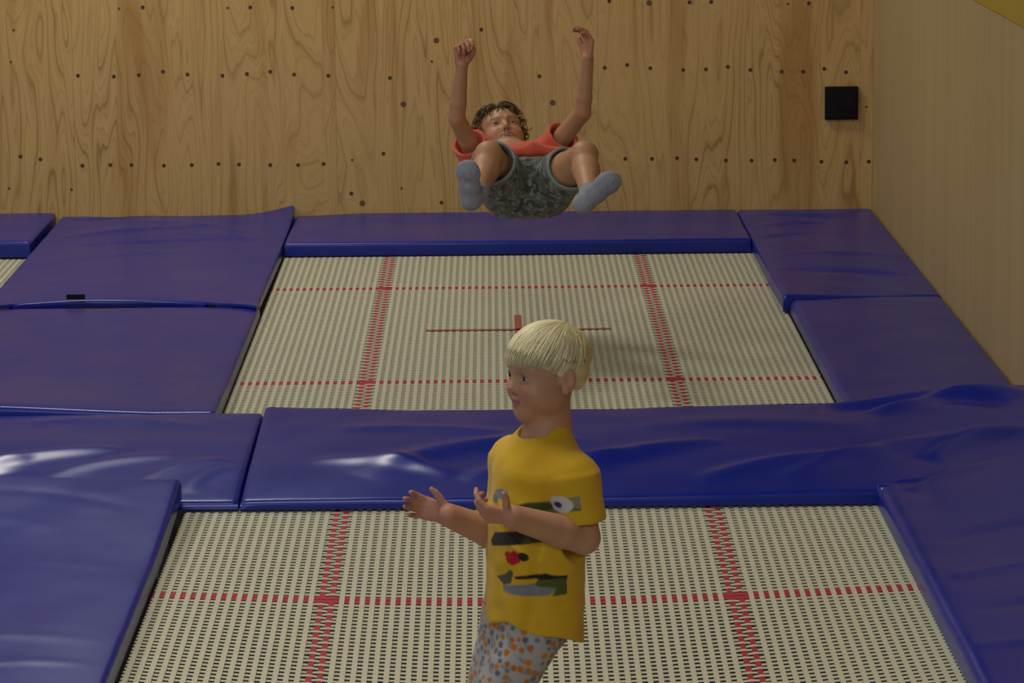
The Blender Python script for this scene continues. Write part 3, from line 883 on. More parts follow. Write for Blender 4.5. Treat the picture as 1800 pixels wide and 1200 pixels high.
def eyeball(name, h, s, gaze, iris, parent, r=0.0124):
    c = h.p(s * 0.030, 0.0640, 0.0015); R = r * h.sc
    nu, nv = 28, 20
    V, F = [(0, 0, 1)], []
    V = []
    for i in range(nv + 1):
        th = math.pi * i / nv
        for j in range(nu):
            ph = 2 * math.pi * j / nu
            V.append((math.sin(th) * math.cos(ph), math.sin(th) * math.sin(ph), math.cos(th)))
    for i in range(nv):
        for j in range(nu):
            F.append((i * nu + j, (i + 1) * nu + j, (i + 1) * nu + (j + 1) % nu, i * nu + (j + 1) % nu))
    V = np.array(V); g = nrm(gaze)
    q = np.array(Vector((0, 0, 1)).rotation_difference(Vector(g)).to_matrix())
    ang = np.degrees(np.arccos(np.clip(V[:, 2], -1, 1)))
    col = np.tile(np.array([0.40, 0.35, 0.32]), (len(V), 1))
    col[ang < 31] = iris; col[ang < 15] = (0.006, 0.005, 0.006)
    me = mesh_np(name, c + (V * R) @ q.T, F, True, col)
    return obj(name, me, M['eye'], parent)


def strands(name, S_list, mat, parent, col_fn):
    """S_list: list of (points (n,3), radius). Three-sided tapering locks in one mesh"""
    VV, FF, CC = [], [], []; base = 0
    for pts, r in S_list:
        n = len(pts)
        tg = np.gradient(pts, axis=0); tg /= np.linalg.norm(tg, axis=1)[:, None] + 1e-9
        ref = np.array([0.31, 0.22, 0.92]); a = np.cross(tg, ref); a /= np.linalg.norm(a, axis=1)[:, None] + 1e-9
        b = np.cross(tg, a)
        t = np.linspace(0, 1, n); rr = r * np.clip(1.0 - t ** 2.5, 0.06, 1)[:, None]
        ring = [pts + rr * (a * math.cos(x) + b * math.sin(x)) for x in (0, 2.094, 4.189)]
        VV.append(np.stack(ring, 1).reshape(-1, 3))
        i = np.arange(n - 1)[:, None] * 3 + base
        for c in range(3):
            c2 = (c + 1) % 3
            FF.append(np.concatenate([i + c, i + c2, i + 3 + c2, i + 3 + c], 1))
        cc = col_fn(); CC.append(np.tile(cc, (3 * n, 1)) * np.repeat(0.92 + 0.16 * t, 3)[:, None])
        base += 3 * n
    me = mesh_np(name, np.concatenate(VV), np.concatenate(FF), True, np.concatenate(CC))
    return obj(name, me, mat, parent)


def skin_col(P, base, seed):
    n = noise3(P, seed, 4, 18)[:, None]
    return np.tile(base, (len(P), 1)) * (1 + n * np.array([0.06, 0.10, 0.10]))


# ================================================================ the airborne child
def airborne_child():
    Y0 = -0.47
    skin = np.array([0.47, 0.250, 0.128])
    hipR, hipL = at(895, 334, Y0), at(957, 332, Y0)
    kneeR, kneeL = at(859, 272, Y0 - 0.30), at(1027, 272, Y0 - 0.28)
    ankR, ankL = at(839, 342, Y0 - 0.52), at(1037, 345, Y0 - 0.53)
    shR, shL = at(841, 284, Y0 + 0.33), at(964, 272, Y0 + 0.33)
    elR, elL = at(803, 208, Y0 + 0.18), at(1024, 198, Y0 + 0.20)
    wrR, wrL = at(812, 114, Y0 + 0.13), at(1033, 103, Y0 + 0.18)
    pelvis = (hipR + hipL) / 2 + np.array([0, 0.02, 0.0])
    neck = at(898, 272, Y0 + 0.38)
    chest = (shR + shL) / 2 + np.array([0, -0.06, -0.03])
    root = empty('person', (float(pelvis[0]), float(pelvis[1]), 0.0))
    tag(root, 'child in coral T-shirt and grey-green shorts dropping backwards through the air, arms raised', 'person')
    hd = Frame(at(882, 241, Y0 + 0.46), (0.12, -0.70, 0.70), (-0.19, 0.70, 0.66), 1.10)
    S = Sdf()
    ux = np.array([0, 0.94, -0.34])   # across the trunk's thickness
    tn = nrm(np.cross(shL - shR, neck - pelvis))
    add_head(S, hd, smile=0.75)
    S.rc(hd.p(0, -0.015, -0.050), neck, 0.042, 0.046, 0.03)
    S.rc(neck, chest, 0.050, 0.085, 0.04)
    S.rc(chest, pelvis, 0.100, 0.095, 0.04, flat=(tn, 0.80))
    S.rc(shR, shL, 0.047, 0.047, 0.04)
    S.rc(hipR, hipL, 0.080, 0.080, 0.03)
    for sh, el, wr in ((shR, elR, wrR), (shL, elL, wrL)):
        S.chain([sh, sh * 0.5 + el * 0.5, el], [0.042, 0.0350, 0.0310], 0.006)
        fa = el * 0.72 + wr * 0.28
        S.chain([el, fa, wr], [0.0310, 0.0300, 0.0220], 0.006)
    for hp, kn, an, out in ((hipR, kneeR, ankR, -1), (hipL, kneeL, ankL, 1)):
        S.chain([hp, hp * 0.45 + kn * 0.55, kn], [0.074, 0.062, 0.047], 0.02)
        S.rc(kn + np.array([0, -0.012, 0.006]), kn + np.array([0, -0.016, -0.022]), 0.036, 0.036, 0.02)
        cf = kn * 0.66 + an * 0.34 + np.array([0, 0.022, -0.008])
        S.chain([kn, cf, an], [0.044, 0.0475, 0.0300], 0.018)
    # hands: the one over the head half closed, the other open
    L = 0.150
    tipsR = add_hand(S, wrR, nrm((0.02, -0.10, 1.0)), (0.30, -0.85, -0.1), (0.9, 0.4, 0.0), L, (0.80, 1.05, 1.15, 1.2), (0.0, 0.0, 0.0, -0.03), (0.25, 0.7, 0.75, 0.6, 0.2))
    tipsL = add_hand(S, wrL, nrm((0.06, 0.10, 1.0)), (-0.92, -0.40, 0.0), (-0.30, 0.9, 0.0), L, (0.62, 0.60, 0.58, 0.60), (0.02, 0.0, -0.02, -0.05), (0.30, 0.95, 0.25, 0.5, 0.3))
    # feet (inside the socks)
    feet = []
    for an, hl, toe, kn in ((ankR, at(828, 352, Y0 - 0.555), at(823, 303, Y0 - 0.600), kneeR), (ankL, at(1026, 358, Y0 - 0.565), at(1069, 321, Y0 - 0.605), kneeL)):
        feet.append((an, hl, toe))
        S.rc(an, hl, 0.026, 0.022, 0.015); S.rc(hl, toe, 0.020, 0.018, 0.015)
    V, F = S.mesh(0.0026)
    V, F = keep_biggest(V, F)
    col = skin_col(V, skin, 5)
    col = paint_head(V, col, hd, skin, (0.075, 0.036, 0.014), np.array([0.34, 0.110, 0.070]), 0.75)
    for kn in (kneeR, kneeL, elR, elL):
        w = np.exp(-((V - kn) ** 2).sum(1) / (2 * 0.035 ** 2)); col *= 1 - w[:, None] * np.array([0.0, 0.12, 0.12])
    hz = np.exp(-np.minimum(((V - wrR - np.array([0, 0, 0.07])) ** 2).sum(1), ((V - wrL - np.array([0, 0, 0.07])) ** 2).sum(1)) / (2 * 0.06 ** 2))
    col *= 1 - hz[:, None] * np.array([0.0, 0.16, 0.10])
    tint_tips(V, col, tipsR + tipsL, 0.010)
    body = obj('body', mesh_np('body', V, F, True, col), M['skin']); place(body, root)
    for s in (-1, 1):
        e = eyeball('eye', hd, s, hd.F + np.array([0.05, 0, 0.25]), (0.10, 0.12, 0.13), None); place(e, root)

    # T-shirt
    S = Sdf()
    waist = pelvis * 0.60 + chest * 0.40
    S.cone(pelvis * 0.80 + chest * 0.20, chest * 1.06 - pelvis * 0.06, 0.130, 0.120, 0.03, flat=(tn, 0.70), rnd=0.02)
    S.rc(shR, shL, 0.056, 0.056, 0.04)
    S.rc(chest + np.array([0, 0, 0.012]), neck + np.array([0, 0, -0.004]), 0.078, 0.054, 0.04)
    # the front hem rides up in a fold across the belly
    for a, b, r in ((at(890, 272, Y0 - 0.05), at(935, 262, Y0 - 0.06), 0.020), (at(935, 262, Y0 - 0.06), at(985, 268, Y0 - 0.05), 0.020)):
        S.rc(a, b, r, r, 0.03)
    ends = []
    for sh, el in ((shR, elR), (shL, elL)):
        e = sh * 0.55 + el * 0.45; ends.append((sh, e, el))
        S.cone(sh * 1.05 - el * 0.05, e, 0.062, 0.066, 0.03)
    S.warp(lambda p: 0.0026 * noise3(p, 31, 6, 16) + 0.0018 * noise3(p, 32, 16, 34))
    for sh, e, el in ends:
        ax = nrm(el - sh); S.rc(e - ax * 0.020, e + ax * 0.04, 0.050, 0.062, 0.004, 's')
    S.rc(neck + nrm(neck - chest) * 0.030, neck + nrm(neck - chest) * 0.12, 0.052, 0.07, 0.006, 's')
    V, F = S.mesh(0.003); V, F = keep_biggest(V, F)
    col = np.tile(np.array([0.66, 0.115, 0.062]), (len(V), 1))
    tor = Frame(chest, -tn if tn[2] < 0 else tn, neck - pelvis)
    q = tor.loc(V)
    # pale curved print across the chest
    arc = (q[:, 1] > 0.03) & (np.abs(q[:, 2] - (0.030 - 2.2 * q[:, 0] ** 2)) < 0.006) & (np.abs(q[:, 0]) < 0.085)
    col[arc & (noise3(V, 44, 30, 70) > -0.25)] = (0.62, 0.50, 0.42)
    sh_ = obj('t_shirt', mesh_np('t_shirt', V, F, True, col), M['cloth']); place(sh_, root)
    # back hem of the shirt hanging below the seat
    S = Sdf()
    b0, b1 = at(886, 374, Y0 - 0.02), at(922, 377, Y0 - 0.02)
    S.cone(b0 + np.array([0, 0.20, 0.03]), b0 + np.array([0, -0.015, 0]), 0.055, 0.050, 0.02, flat=(np.array([0, 0, 1.0]), 0.25)); S.cone(b1 + np.array([0, 0.20, 0.03]), b1 + np.array([0, -0.015, 0]), 0.055, 0.050, 0.03, flat=(np.array([0, 0, 1.0]), 0.25))
    S.rc(b0 + np.array([0, 0.05, 0.005]), b1 + np.array([0, 0.05, 0.005]), 0.012, 0.012, 0.03)
    S.warp(lambda p: 0.002 * noise3(p, 33, 6, 16))
    V, F = S.mesh(0.003); V, F = keep_biggest(V, F)
    o = obj('shirt_hem', mesh_np('shirt_hem', V, F, True, np.tile(np.array([0.66, 0.115, 0.062]), (len(V), 1))), M['cloth']); place(o, sh_)

    # shorts
    S = Sdf()
    S.el(pelvis + np.array([0, 0.0, -0.008]), (0.150, 0.125, 0.090), None, 0.03)
    S.rc(hipR + np.array([0.006, 0, -0.010]), hipL + np.array([-0.006, 0, -0.010]), 0.088, 0.088, 0.04)
    S.cone(pelvis, pelvis * 0.62 + chest * 0.38, 0.138, 0.134, 0.03, flat=(tn, 0.80))
    legs = []
    for hp, kn, f in ((hipR, kneeR, 0.80), (hipL, kneeL, 0.62)):
        e = hp * (1 - f) + kn * f; legs.append((hp, e, kn))
        S.cone(hp, e, 0.100, 0.083, 0.035)
    S.warp(lambda p: 0.0030 * noise3(p, 61, 5, 13) + 0.0022 * noise3(p, 62, 14, 30))
    for hp, e, kn in legs:
        ax = nrm(kn - hp); S.rc(e - ax * 0.055, e + ax * 0.05, 0.066, 0.080, 0.004, 's')
    V, F = S.mesh(0.003); V, F = keep_biggest(V, F)
    n1 = noise3(V, 71, 14, 34, 14); n2 = noise3(V, 72, 25, 60, 14); n3 = noise3(V, 73, 20, 60, 12)
    col = np.tile(np.array([0.125, 0.135, 0.120]), (len(V), 1))
    col[n1 + 0.5 * n2 > 0.10] = (0.060, 0.070, 0.058)
    col[n3 - 0.6 * n2 > 0.22] = (0.220, 0.245, 0.225)
    for hp, e, kn in legs:
        ax = nrm(kn - hp); t = (V - e) @ ax
        col[(t > -0.012) & (t < 0.02) & (((V - e) ** 2).sum(1) < 0.11 ** 2)] = (0.23, 0.255, 0.245)
    so = obj('shorts', mesh_np('shorts', V, F, True, col), M['cloth']); place(so, root)
    # socks
    for (an, hl, toe), kn in zip(feet, (kneeR, kneeL)):
        S = Sdf()
        d = nrm(toe - hl); w = nrm(np.cross(d, nrm(an - kn)))
        sole = np.cross(w, d)
        mid = hl * 0.5 + toe * 0.5
        S.rc(hl, mid, 0.0325, 0.0330, 0.02); S.rc(mid, toe, 0.0330, 0.0385, 0.02, flat=(sole, 0.72))
        S.rc(toe, toe + d * 0.012, 0.0385, 0.0340, 0.015, flat=(sole, 0.62))
        S.rc(hl, an, 0.034, 0.035, 0.02); S.cone(an, an * 0.86 + kn * 0.14, 0.036, 0.037, 0.012)
        S.warp(lambda p: 0.0012 * noise3(p, 81, 12, 40))
        V, F = S.mesh(0.0028); V, F = keep_biggest(V, F)
        n = noise3(V, 83, 30, 90, 12)[:, None]
        col = np.tile(np.array([0.265, 0.275, 0.315]), (len(V), 1)) * (1 + 0.22 * n)
        o = obj('sock', mesh_np('sock', V, F, True, col), M['cloth']); place(o, root)

    # hair: tousled brown locks over a cap
    S = Sdf()
    S.el(hd.p(0, -0.016, 0.034), np.array((0.079, 0.094, 0.078)), hd.A, 0.01)
    S.el(hd.p(0, 0.075, -0.020), np.array((0.062, 0.070, 0.078)), hd.A, 0.01, 's')
    S.el(hd.p(0, 0.00, -0.115), np.array((0.12, 0.14, 0.085)), hd.A, 0.01, 's')
    S.warp(lambda p: 0.003 * noise3(p, 91, 20, 45))
    V, F = S.mesh(0.003); V, F = keep_biggest(V, F)
    col = np.tile(np.array([0.085, 0.045, 0.018]), (len(V), 1)) * (1 + 0.4 * noise3(V, 92, 30, 80)[:, None])
    hr = obj('hair', mesh_np('hair', V, F, True, col), M['hair']); place(hr, root)
    r = np.random.default_rng(21); Ls = []
    crown = np.array([0.012, -0.045, 0.105])
    for _ in range(560):
        th = r.uniform(-math.pi, math.pi); ph = r.uniform(0.10, 1.50)
        n0 = np.array([math.sin(ph) * math.sin(th), math.sin(ph) * math.cos(th), math.cos(ph)])
        p = np.array([0.0, -0.016, 0.034]) + n0 * np.array([0.077, 0.092, 0.076])
        if p[1] > 0.045 and p[2] < 0.058: continue
        fl = n0 - np.array([0, 0, 0.35]) if abs(th) > 0.9 else np.array([0.35 if n0[0] > -0.02 else -0.5, 0.75, 0.25])
        d = p - crown; d /= np.linalg.norm(d) + 1e-6
        cap_m = r.uniform(1.04, 1.30); pts = [p]; ln = r.uniform(0.030, 0.066); cv = r.normal(0, 0.5, 3); bend = r.uniform(-1.2, 0.2)
        for j in range(7):
            d = nrm(d * 0.8 + nrm(fl) * 0.30 + cv * 0.10 + n0 * (0.28 - 0.12 * j) + np.array([0, 0, -0.10 * j]))
            q = pts[-1] + d * ln / 7
            c = (q - np.array([0, -0.016, 0.034])) / np.array([0.078, 0.093, 0.077]); m = np.linalg.norm(c)
            if m < 1.0 or m > cap_m: q = np.array([0, -0.016, 0.034]) + c / m * min(max(m, 1.0), cap_m) * np.array([0.078, 0.093, 0.077])
            pts.append(q)
        Ls.append((np.array([hd.p(*x) for x in pts]), r.uniform(0.0016, 0.0032)))
    # a few loose locks standing out at both sides and over the brow
    for s in (-1, 1):
        for _ in range(46):
            p = np.array([s * (0.070 + r.normal(0, 0.004)), r.uniform(-0.045, 0.030), r.uniform(-0.030, 0.035)])
            pts = [p]; d = nrm(np.array([s * 0.9, r.normal(0, 0.3), r.uniform(-0.5, 0.4)])); tw = r.normal(0, 1, 3)
            for j in range(7):
                d = nrm(d + 0.22 * tw + np.array([-s * 0.16 * j, 0, -0.05 * j])); pts.append(pts[-1] + d * r.uniform(0.004, 0.0075))
            Ls.append((np.array([hd.p(*x) for x in pts]), r.uniform(0.0018, 0.0030)))
    # curtains of hair parted above the brow and swept to both sides
    ce, ra = np.array([0, -0.016, 0.034]), np.array([0.083, 0.099, 0.082])
    for _ in range(170):
        s = 1 if r.random() < 0.55 else -1
        p = np.array([-0.012 + s * abs(r.normal(0, 0.010)), r.uniform(0.020, 0.066), 0.0])
        c = (p - ce) / ra; p[2] = ce[2] + ra[2] * math.sqrt(max(0.05, 1 - c[0] ** 2 - c[1] ** 2))
        cap_m = r.uniform(1.06, 1.22); pts = [p]; d = nrm(np.array([s * 1.0, r.uniform(0.1, 0.7), 0.35])); n = r.integers(7, 13)
        for j in range(n):
            d = nrm(d + np.array([s * 0.02, -0.03 * j * r.uniform(0.4, 1), -0.085 - 0.015 * j]) * 0.6 + r.normal(0, 0.07, 3))
            q_ = pts[-1] + d * 0.0088
            c = (q_ - ce) / ra; m = np.linalg.norm(c); lift = 1.0 + 0.05 * r.random()
            q_ = ce + c / m * min(max(m, lift), cap_m) * ra
            pts.append(q_)
        Ls.append((np.array([hd.p(*x) for x in pts]), r.uniform(0.0016, 0.0030)))
    pts = [np.array([-0.018, 0.070, 0.072])]
    for j in range(8): pts.append(pts[-1] + np.array([0.0005, 0.004 - 0.0012 * j, -0.0062]))
    Ls.append((np.array([hd.p(*x) for x in pts]), 0.0020))
    def hc():
        return np.array([0.125, 0.066, 0.023]) * r.uniform(0.35, 1.9)
    o = strands('hair_locks', Ls, M['hair'], None, hc); place(o, hr)
    o.parent = hr; o.matrix_parent_inverse = Matrix.Identity(4)
    return root


# ================================================================ the blond child
def blond_child():
    Y0 = -5.90
    skin = np.array([0.50, 0.265, 0.155])
    a = math.radians(50); Ft = np.array([-math.sin(a), -math.cos(a), 0.0])
    ah = math.radians(59); Fh = np.array([-math.sin(ah), -math.cos(ah), -0.05])
    tor = Frame(at(948, 930, Y0), Ft, (0.02, 0.0, 1.0))
    Lt = tor.L
    neck = at(962, 752, Y0 + 0.005)
    mid_sh = at(955, 800, Y0)
    shL, shR = mid_sh + Lt * 0.100 + np.array([0, 0, -0.030]), mid_sh - Lt * 0.098 + np.array([0, 0, -0.022])
    pelvis = at(926, 1082, Y0)
    hipL, hipR = pelvis + Lt * 0.044, pelvis - Lt * 0.046
    elL, elR = at(1026, 945, Y0 - 0.085), at(893, 948, Y0 + 0.075)
    wrL, wrR = at(900, 908, Y0 - 0.205), at(788, 905, Y0 - 0.03)
    bed_z = lambda x, y: float(sag_near(np.array([x]), np.array([y - NEAR_Y]))[0])
    root_xy = pelvis[:2]
    root = empty('person', (float(root_xy[0]), float(root_xy[1]), bed_z(*root_xy)))
    tag(root, 'blond child in yellow printed T-shirt and spotted trousers stepping across the nearest bed', 'person')
    # legs: knees forward, feet on the sagging bed
    kneeL, kneeR = at(858, 1258, Y0 - 0.045), at(856, 1250, Y0 + 0.06)
    ank = []
    for kn, dx in ((kneeL, 0.035), (kneeR, 0.015)):
        x, y = kn[0] + dx, kn[1] + 0.03
        ank.append(np.array([x, y, bed_z(x, y) + 0.056]))
    ankL, ankR = ank
    hd = Frame(at(960, 654, Y0), Fh, (0.03, 0, 1.0), 0.965)
    S = Sdf()
    add_head(S, hd)
    S.rc(hd.p(0, -0.022, -0.050), neck, 0.034, 0.037, 0.022)
    S.rc(neck, mid_sh + np.array([0, 0, -0.05]), 0.045, 0.075, 0.04)
    S.rc(mid_sh + np.array([0, 0, -0.06]), pelvis, 0.086, 0.080, 0.04, flat=(Ft, 0.82))
    S.rc(shL, shR, 0.040, 0.040, 0.03)
    for sh, el, wr in ((shL, elL, wrL), (shR, elR, wrR)):
        S.chain([sh, sh * 0.5 + el * 0.5, el], [0.040, 0.0370, 0.0345], 0.008)
        S.chain([el, el * 0.7 + wr * 0.3, wr], [0.0345, 0.0350, 0.0255], 0.008)
    for hp, kn, an in ((hipL, kneeL, ankL), (hipR, kneeR, ankR)):
        S.chain([hp, hp * 0.45 + kn * 0.55, kn], [0.058, 0.052, 0.042], 0.02)
        S.chain([kn, kn * 0.66 + an * 0.34 - Ft * 0.015, an], [0.040, 0.042, 0.027], 0.018)
        toe = an + Ft * 0.115 + np.array([0, 0, -0.030]); toe[2] = bed_z(toe[0], toe[1]) + 0.026
        S.rc(an + np.array([0, 0, -0.022]) - Ft * 0.018, toe, 0.0245, 0.0200, 0.02); S.rc(an, toe * 0.6 + an * 0.4, 0.027, 0.022, 0.02)
    L = 0.116
    tl = add_hand(S, wrL, nrm((-1.0, -0.06, 0.16)), (-0.10, 0.75, 0.60), (-0.25, -0.30, 1.0), L, (0.55, 0.80, 0.90, 0.95), (0.35, 0.05, -0.04, -0.08), (1.0, 0.15, 0.10, 0.1, 0.0))
    tr_ = add_hand(S, wrR, nrm((-1.0, 0.08, 0.30)), (0.25, -0.95, 0.10), (0.10, -0.05, 1.0), L, (0.45, 0.42, 0.42, 0.45), (0.18, 0.05, -0.06, -0.20), (0.75, 0.75, 0.30, 0.25, 0.1))
    V, F = S.mesh(0.0026); V, F = keep_biggest(V, F)
    col = skin_col(V, skin, 6)
    col = paint_head(V, col, hd, skin, (0.36, 0.22, 0.11), np.array([0.42, 0.150, 0.115]))
    tint_tips(V, col, tl + tr_, 0.009)
    hz = np.exp(-np.minimum(((V - wrL - np.array([-0.05, 0, 0])) ** 2).sum(1), ((V - wrR - np.array([-0.05, 0, 0])) ** 2).sum(1)) / (2 * 0.05 ** 2))
    col *= 1 - hz[:, None] * np.array([0.0, 0.16, 0.10])
    body = obj('body', mesh_np('body', V, F, True, col), M['skin']); place(body, root)
    for s in (-1, 1):
        e = eyeball('eye', hd, s, hd.F + np.array([-0.15, 0.05, -0.10]), (0.020, 0.022, 0.035), None, 0.0130); place(e, root)

    # T-shirt
    S = Sdf()
    hemc = pelvis + np.array([0.012, 0, -0.028])
    top = mid_sh + np.array([0, 0, -0.03])
    S.cone(hemc + np.array([0, 0, -0.05]), top, 0.120, 0.104, 0.03, flat=(Ft, 0.82), rnd=0.012)
    S.rc(top + Ft * 0.01, hemc * 0.35 + top * 0.65 + Ft * 0.022, 0.085, 0.090, 0.05, flat=(Ft, 0.85))
    S.rc(hemc * 0.6 + top * 0.4 + Ft * 0.016, hemc + Ft * 0.006, 0.088, 0.092, 0.04, flat=(Ft, 0.9))
    S.rc(shL, shR, 0.052, 0.052, 0.04)
    S.rc(neck + np.array([0, 0, -0.004]), mid_sh + np.array([0, 0, -0.03]), 0.046, 0.075, 0.05)
    ends = []
    for sh, el, f in ((shL, elL, 0.74), (shR, elR, 0.62)):
        e = sh * (1 - f) + el * f; ends.append((sh, e, el))
        S.cone(sh * 1.04 - el * 0.04, e, 0.053, 0.055, 0.014)
    def folds(p):
        q = tor.loc(p)
        w = 0.0042 * noise3(p, 131, 4, 11) + 0.0020 * noise3(p, 132, 12, 26)
        w += 0.0070 * np.exp(-((q[:, 0] - 0.088 - 0.10 * (q[:, 2] - 0.06)) / 0.007) ** 2) * np.clip((0.13 - q[:, 2]) / 0.06, 0, 1) * (q[:, 1] > -0.04)
        w -= 0.0065 * np.exp(-((q[:, 2] + 0.9 * q[:, 0] - 0.055) / 0.010) ** 2) * np.exp(-((q[:, 0] - 0.03) / 0.05) ** 2)
        w -= 0.0055 * np.exp(-((q[:, 2] + 0.55 * q[:, 0] - 0.005) / 0.009) ** 2) * np.exp(-((q[:, 0] - 0.04) / 0.05) ** 2)
        # folds running from the armpit to the belly and a rolled hem
        w += 0.0040 * np.sin((q[:, 2] * 0.8 + q[:, 0] * 0.9) * 2 * math.pi * 9) * np.exp(-((q[:, 0] - 0.07) / 0.05) ** 2 - ((q[:, 2] - 0.06) / 0.05) ** 2)
        w += 0.0030 * np.sin(q[:, 0] * 2 * math.pi * 14 + q[:, 2] * 30) * np.exp(-((q[:, 2] + 0.19) / 0.05) ** 2)
        return w
    S.warp(folds)
    for sh, e, el in ends:
        ax = nrm(el - sh); S.rc(e - ax * 0.022, e + ax * 0.04, 0.043, 0.052, 0.004, 's')
    S.rc(neck + Ft * 0.026 + np.array([0, 0, 0.002]), neck + np.array([0, 0, 0.10]), 0.044, 0.056, 0.006, 's')
    S.cone(hemc + np.array([0, 0, -0.10]), hemc + np.array([0, 0, 0.040]), 0.108, 0.102, 0.004, 's', flat=(Ft, 0.84))
    def below_hem(p):
        q = tor.loc(p) - tor.loc(hemc[None])[0]
        return q[:, 2] - 0.30 * q[:, 1] - 0.006 * np.sin(q[:, 0] * 55) + 0.000
    S.add(below_hem, hemc - 0.3, hemc + np.array([0.3, 0.3, 0.12]), 0.004, 's')
    V, F = S.mesh(0.0027); V, F = keep_biggest(V, F)
    yel = np.array([0.62, 0.365, 0.016])
    col = np.tile(yel, (len(V), 1))
    # printed pictures on the chest, laid out in chest coordinates (l to the child's left, u up), in metres
    q = tor.loc(V); front = q[:, 1] > 0.02
    # chest coordinates of the printed marks, from where they sit on the cloth
    def cc(px, py):
        # where the sight line through that spot meets the chest
        d = FW + (px - 900) / FPX * RT + (600 - py) / FPX * UP
        P0 = tor.c + tor.F * 0.098
        t = ((P0 - CAM_POS) @ tor.F) / (d @ tor.F)
        x = tor.loc((CAM_POS + t * d)[None])[0]
        return x[0], x[2]
    SOFT = 0.0026
    def lay(sd, c):
        w = np.clip(0.5 - sd / SOFT, 0, 1) * front
        col[:] = col * (1 - w[:, None]) + np.array(c) * w[:, None]
    def ell(px, py, rx, ry, c):
        l0, u0 = cc(px, py); sx = abs(cc(px + rx, py)[0] - l0); sy = ry / 815
        k0 = np.hypot((q[:, 0] - l0) / sx, (q[:, 2] - u0) / sy)
        lay((k0 - 1) * min(sx, sy), c)
    def poly(pts, c):
        P = np.array([cc(*p) for p in pts]); ins = np.zeros(len(V), bool); dist = np.full(len(V), 9.0)
        X = q[:, [0, 2]]
        for i in range(len(P)):
            A, B_ = P[i], P[(i + 1) % len(P)]
            cond = (A[1] > X[:, 1]) != (B_[1] > X[:, 1])
            xi = (B_[0] - A[0]) * (X[:, 1] - A[1]) / (B_[1] - A[1] + 1e-12) + A[0]
            ins ^= cond & (X[:, 0] < xi)
            e = B_ - A; t = np.clip(((X - A) @ e) / (e @ e), 0, 1)
            dist = np.minimum(dist, np.hypot(*(X - A - t[:, None] * e).T))
        lay(np.where(ins, -dist, dist), c)
    dk, gr, gn, rd, wh, bl = (0.022, 0.016, 0.012), (0.20, 0.20, 0.21), (0.085, 0.095, 0.018), (0.42, 0.012, 0.016), (0.56, 0.54, 0.50), (0.03, 0.025, 0.10)
    ell(880, 868, 13, 9, gr); ell(868, 876, 8, 8, (0.13, 0.16, 0.09))
    poly([(890, 888), (935, 886), (990, 884), (990, 906), (935, 908), (893, 897)], (0.12, 0.13, 0.05))
    ell(975, 893, 18, 11, (0.25, 0.22, 0.14)); ell(925, 893, 14, 7, (0.05, 0.07, 0.015))
    ell(951, 893, 15, 15, wh); ell(948, 893, 5.5, 5.5, bl)
    poly([(864, 949), (873, 934), (933, 932), (946, 950), (958, 956), (868, 958)], dk)
    poly([(925, 934), (936, 934), (946, 950), (950, 956), (915, 956)], (0.06, 0.052, 0.014))
    poly([(893, 970), (898, 966), (902, 970), (908, 966), (916, 975), (914, 988), (906, 993), (899, 988)], rd)
    ell(918, 979, 6, 8, dk)
    poly([(880, 1010), (893, 1008), (902, 1000), (906, 1005), (903, 1024), (893, 1026)], (0.09, 0.085, 0.05))
    poly([(908, 1012), (938, 1012), (946, 1020), (966, 1024), (964, 1032), (946, 1030), (928, 1020), (908, 1017)], dk)
    poly([(890, 1026), (928, 1028), (945, 1040), (940, 1052), (915, 1048), (894, 1038)], gr)
    poly([(930, 1022), (946, 1024), (966, 1036), (964, 1054), (942, 1054), (944, 1040), (926, 1030)], gn)
    sh_ = obj('t_shirt', mesh_np('t_shirt', V, F, True, col), M['cloth']); place(sh_, root)

    # spotted trousers
    S = Sdf()
    S.cone(pelvis + np.array([0, 0, 0.05]), pelvis + np.array([0, 0, -0.05]), 0.090, 0.090, 0.03, flat=(Ft, 0.86), rnd=0.02)
    lg = []
    for hp, kn, an in ((hipL, kneeL, ankL), (hipR, kneeR, ankR)):
        S.rc(hp, kn, 0.066, 0.056, 0.03); e = kn * 0.15 + an * 0.85; lg.append((kn, e))
        S.cone(kn, e, 0.058, 0.046, 0.03)
    S.warp(lambda p: 0.0035 * noise3(p, 161, 5, 12) + 0.002 * noise3(p, 162, 12, 26))
    for kn, e in lg:
        ax = nrm(e - kn); S.rc(e - ax * 0.02, e + ax * 0.03, 0.040, 0.044, 0.004, 's')
    V, F = S.mesh(0.0028); V, F = keep_biggest(V, F)
    col = np.tile(np.array([0.40, 0.385, 0.365]), (len(V), 1)); col[noise3(V, 171, 22, 50) > 0.22] = (0.27, 0.265, 0.285)
    r = np.random.default_rng(77)
    lo, hi = V.min(0), V.max(0)
    cells = 0.021; used = []
    pick = V[r.permutation(len(V))]
    taken = np.zeros((0, 3))
    for p in pick[:6000]:
        if len(taken) == 0 or ((taken - p) ** 2).sum(1).min() > 0.0138 ** 2:
            taken = np.concatenate([taken, p[None]]); used.append((p, r.random()))
    for p, t in used:
        d2 = ((V - p) ** 2).sum(1); rad = r.uniform(0.0048, 0.0078)
        near = np.nonzero(d2 < (rad + 0.004) ** 2)[0]
        w = np.clip(0.5 - (np.sqrt(d2[near]) - rad) / 0.003, 0, 1)[:, None]
        if t < 0.42: col[near] = col[near] * (1 - w) + np.array([0.50, 0.165, 0.014]) * r.uniform(0.8, 1.15) * w
        elif t < 0.85: col[near] = col[near] * (1 - w) + np.array([0.145, 0.145, 0.20]) * r.uniform(0.8, 1.3) * w
    o = obj('trousers', mesh_np('trousers', V, F, True, col), M['cloth']); place(o, root)

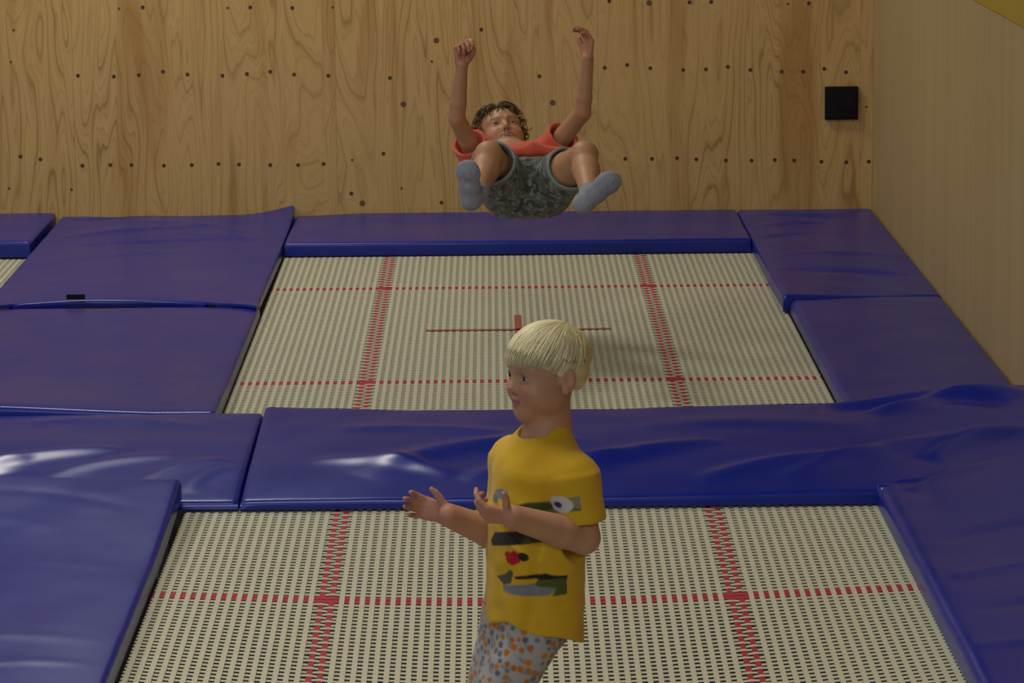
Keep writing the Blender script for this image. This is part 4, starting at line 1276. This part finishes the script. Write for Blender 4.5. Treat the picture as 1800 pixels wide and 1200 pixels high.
    # hair: pale bowl cut, a cap with combed locks
    def cut(th):   # hairline height by angle from the front
        t = np.abs(th)
        return np.interp(t, [0, 0.45, 0.85, 1.20, 1.55, 1.9, 2.4, 3.15], [0.031, 0.030, 0.022, 0.004, -0.020, -0.036, -0.046, -0.048])
    HC, HR = np.array([0, -0.007, 0.030]), np.array([0.0795, 0.0985, 0.0805])
    S = Sdf()
    S.el(hd.p(*HC), (HR - 0.002) * hd.sc, hd.A, 0.01)
    S.el(hd.p(0, -0.040, -0.008), np.array((0.060, 0.052, 0.050)), hd.A, 0.02)
    def cap_cut(p):
        q_ = hd.loc(p); th = np.arctan2(q_[:, 0], q_[:, 1] + 0.012)
        return q_[:, 2] - cut(th) - 0.002
    S.add(lambda p: cap_cut(p), hd.c - 0.2, hd.c + 0.2, 0.003, 's')
    V, F = S.mesh(0.003); V, F = keep_biggest(V, F)
    q = hd.loc(V)
    col = np.tile(np.array([0.68, 0.58, 0.33]), (len(V), 1)) * (1 + 0.25 * noise3(V, 192, 20, 60)[:, None])
    hr = obj('hair', mesh_np('hair', V, F, True, col), M['hair']); place(hr, root)
    r = np.random.default_rng(31); Ls = []
    crown = nrm(np.array([0.10, -0.42, 0.90]))
    t1 = nrm(np.cross(crown, (1, 0, 0))); t2 = np.cross(crown, t1)
    for _ in range(1500):
        az = r.uniform(0, 2 * math.pi); dirv = t1 * math.cos(az) + t2 * math.sin(az)
        s0 = r.uniform(0.03, 0.75); pts = []
        lift = r.uniform(0.000, 0.0035); wob = r.normal(0, 0.02)
        for j in range(26):
            t = s0 + j * 0.085
            n0 = crown * math.cos(t) + (dirv + np.cross(crown, dirv) * wob * j * 0.3) * math.sin(t)
            n0 = nrm(n0)
            p = HC + n0 * (HR + lift - 0.0018 * min(1.0, max(0.0, t - 0.9)))
            if p[2] < HC[2] and p[1] < 0.02:      # tuck the nape in
                p = p + np.array([-p[0], -p[1] * 0.55 - 0.01, 0]) * min(1, (HC[2] - p[2]) / 0.09) * 0.22
            th = math.atan2(p[0], p[1] + 0.012)
            if p[2] < float(cut(np.array([th]))[0]) - 0.004 + r.normal(0, 0.0015): break
            pts.append(p)
        if len(pts) < 4: continue
        Ls.append((np.array([hd.p(*x) for x in pts]), r.uniform(0.0012, 0.0023)))
    def hc():
        return np.array([0.78, 0.68, 0.41]) * r.uniform(0.70, 1.15)
    o = strands('hair_locks', Ls, M['hair'], None, hc)
    o.parent = hr; o.matrix_parent_inverse = Matrix.Identity(4)
    return root


airborne_child()
blond_child()
